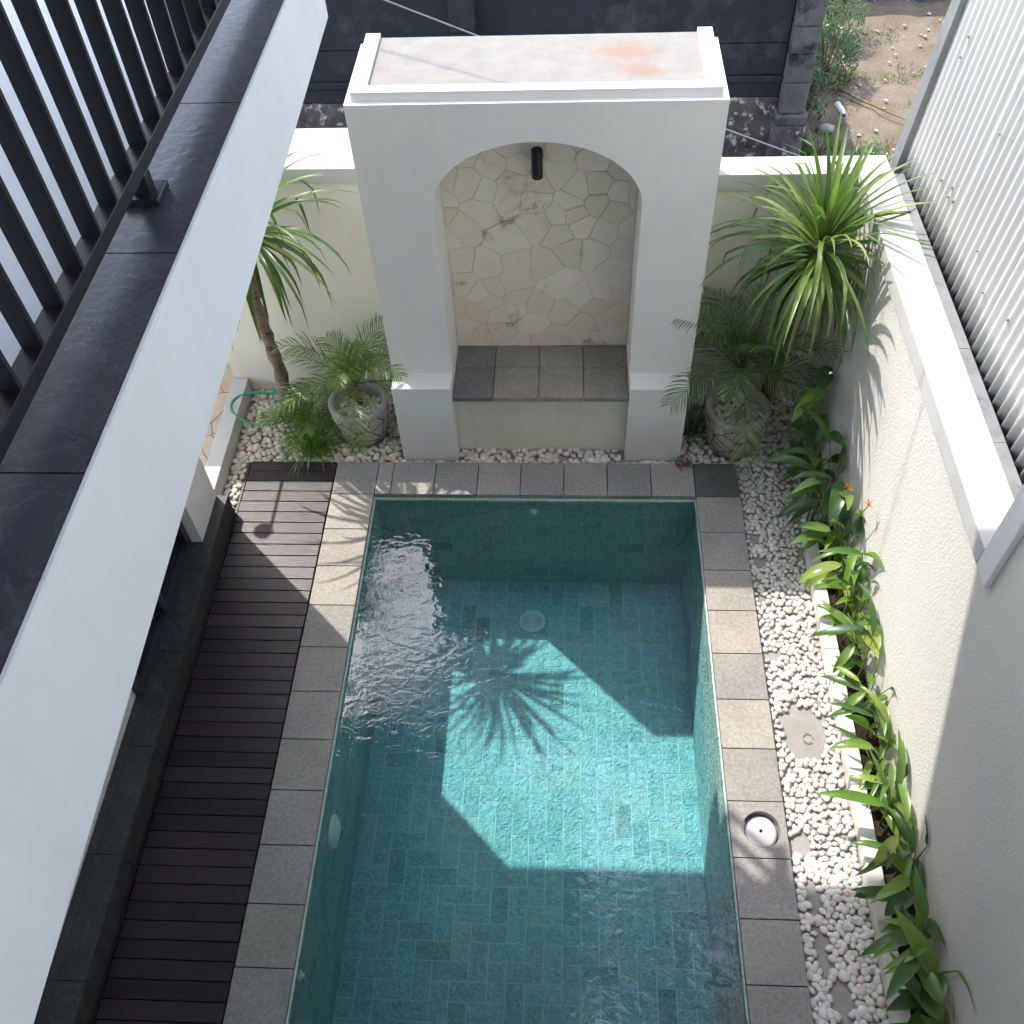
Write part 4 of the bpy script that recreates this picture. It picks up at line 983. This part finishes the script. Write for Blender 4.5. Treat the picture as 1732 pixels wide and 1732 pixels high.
bush(2.50, 4.75, .20, .75, 1500, 'feathery green shrub growing beside the dark pilaster', 1, 'helic_shade_dark')
bush(2.85, 5.6, .30, .8, 1800, 'tall feathery shrub at the edge of the bare plot', 2, 'helic_shade_dark')
bush(3.05, 6.5, .32, .8, 1600, 'pale feathery shrub farthest along the bare plot', 3, 'palm')
bush(2.58, 4.2, .20, .25, 500, 'low weeds at the foot of the dark pilaster', 4)
bush(1.55, 4.0, .16, .22, 260, 'small weed growing at the foot of the mouldy panel', 5)
bush(3.05, 3.95, .25, .25, 700, 'low dark weeds in the corner behind the garden wall', 6, 'helic_shade_dark')
g = G(); rs = random.Random(17)
for i in range(2600):
    x_, y_ = rs.uniform(2.9, 4.3), rs.uniform(3.6, 7.3)
    if noise.noise((x_*2.2, y_*2.2, 4)) < 0.02+0.07*(y_-4.2): continue
    v_, f_ = ribbon((x_, y_, -0.02), rs.uniform(0, 6.3), rs.uniform(.1, 1.2), rs.uniform(.03, .08), .012, .6, .2, 2); g.add(v_, f_)
link('weeds', g.mk('weeds', 'weed'), kind='stuff')
g = G()
for i in range(110):
    x_, y_ = rs.uniform(2.95, 4.4), rs.uniform(3.7, 7.2); s_ = rs.uniform(.008, .03)
    add_pebbles(g, [(x_, y_, s_, rs.uniform(0, 3), .2, .2, rs.random())], -0.01, VAR)
link('rubble', g.mk('rubble', 'path', True), kind='stuff')
link('branch', G().tube([(2.95, 5.35, 0.03), (3.15, 5.05, 0.05), (3.35, 4.85, 0.04), (3.5, 4.72, 0.03)], [.014, .012, .008, .004], 6).mk('branch', 'bark'), label='dry thin branch lying on the bare earth', cat='branch')
b_ = empty('bottle', (2.83, 4.86, 0.13), 'crushed pale plastic bottle lying in the weedy gap', 'bottle')
link('body', G().lathe([(0, 0), (.03, 0), (.034, .01), (.032, .06), (.034, .12), (.03, .16), (.013, .19), (.013, .20)], 18).mk('body', 'bottle', True), b_, rot=(PI/2, 0.2, 0.15))
link('cap', G().lathe([(.015, .199), (.016, .22), (0, .222)], 14).mk('cap', 'bcap'), b_, rot=(PI/2, 0.2, 0.15))
o_ = link('rock', PM[2].copy(), loc=(2.70, 4.62, 0.02), label='rounded grey stone beside the plastic bottle', cat='stone', scale=(.10, .075, .08)); o_.data.materials.append(M['concrete'])

# ------------------------------------------------------------ small things
pts = []
for i in range(40):
    a_ = math.radians(38+ (352-38)*i/39); pts.append((-2.02+0.235*math.cos(a_)*1.0, 0.765+0.165*math.sin(a_), 0.055+0.05*max(0, -math.cos(a_))))
pts = [(-1.45, 0.93, 0.03), (-1.65, 0.935, 0.04), (-1.80, 0.925, 0.05)]+pts[8:]
link('garden_hose', G().tube(pts, 0.0105, 8).mk('garden_hose', 'hose', True), label='loop of green garden hose lying over the kerb and cream pebbles', cat='hose')
dd = empty('dry_clump', (1.045, 0.29, 0.0), 'small reddish-brown clump of dry leaves on the far coping', 'dry leaves')
g = G(); rs = random.Random(9)
for i in range(90):
    v_, f_ = ribbon((rs.gauss(0, .028), rs.gauss(0, .022), rs.uniform(.002, .03)), rs.uniform(0, 6.3), rs.uniform(-.5, 1), rs.uniform(.02, .05), .008, 1.5, .5, 3); g.add(v_, f_)
link('dry_leaves', g.mk('dry_leaves', 'dry'), dd, kind='stuff')
o_ = link('red_peg', G().tube([(-1.09, 0.318, -0.018), (-1.05, 0.322, -0.014), (-1.02, 0.315, -0.02)], [.006, .010, .006], 8).mk('red_peg', 'red', True), label='small red plastic piece among the pebbles by the far coping', cat='litter')
link('wire_ring', G().tube([(1.60+.028*math.cos(a_*.5), -1.735+.03*math.sin(a_*.5), ZB+.01) for a_ in range(12)], .003, 5).mk('wire_ring', 'bed'), label='small loop of wire lying on the bare patch in the pebbles', cat='wire')
sh = empty('garden_lamp', (-2.67, 1.29, 1.80), 'round lamp head on a thin wall arm, known by its shadow on the deck', 'lamp')
link('arm', G().tube([(0, 0, 0), (0.0, -0.70, 0)], 0.011, 8).mk('arm', 'lampblack'), sh)
link('head', G().lathe([(0, -.02), (.05, -.02), (.066, -.004), (.066, .004), (.05, .016), (0, .02)], 28).mk('head', 'lampblack', True), sh, (-0.045, -0.72, 0))
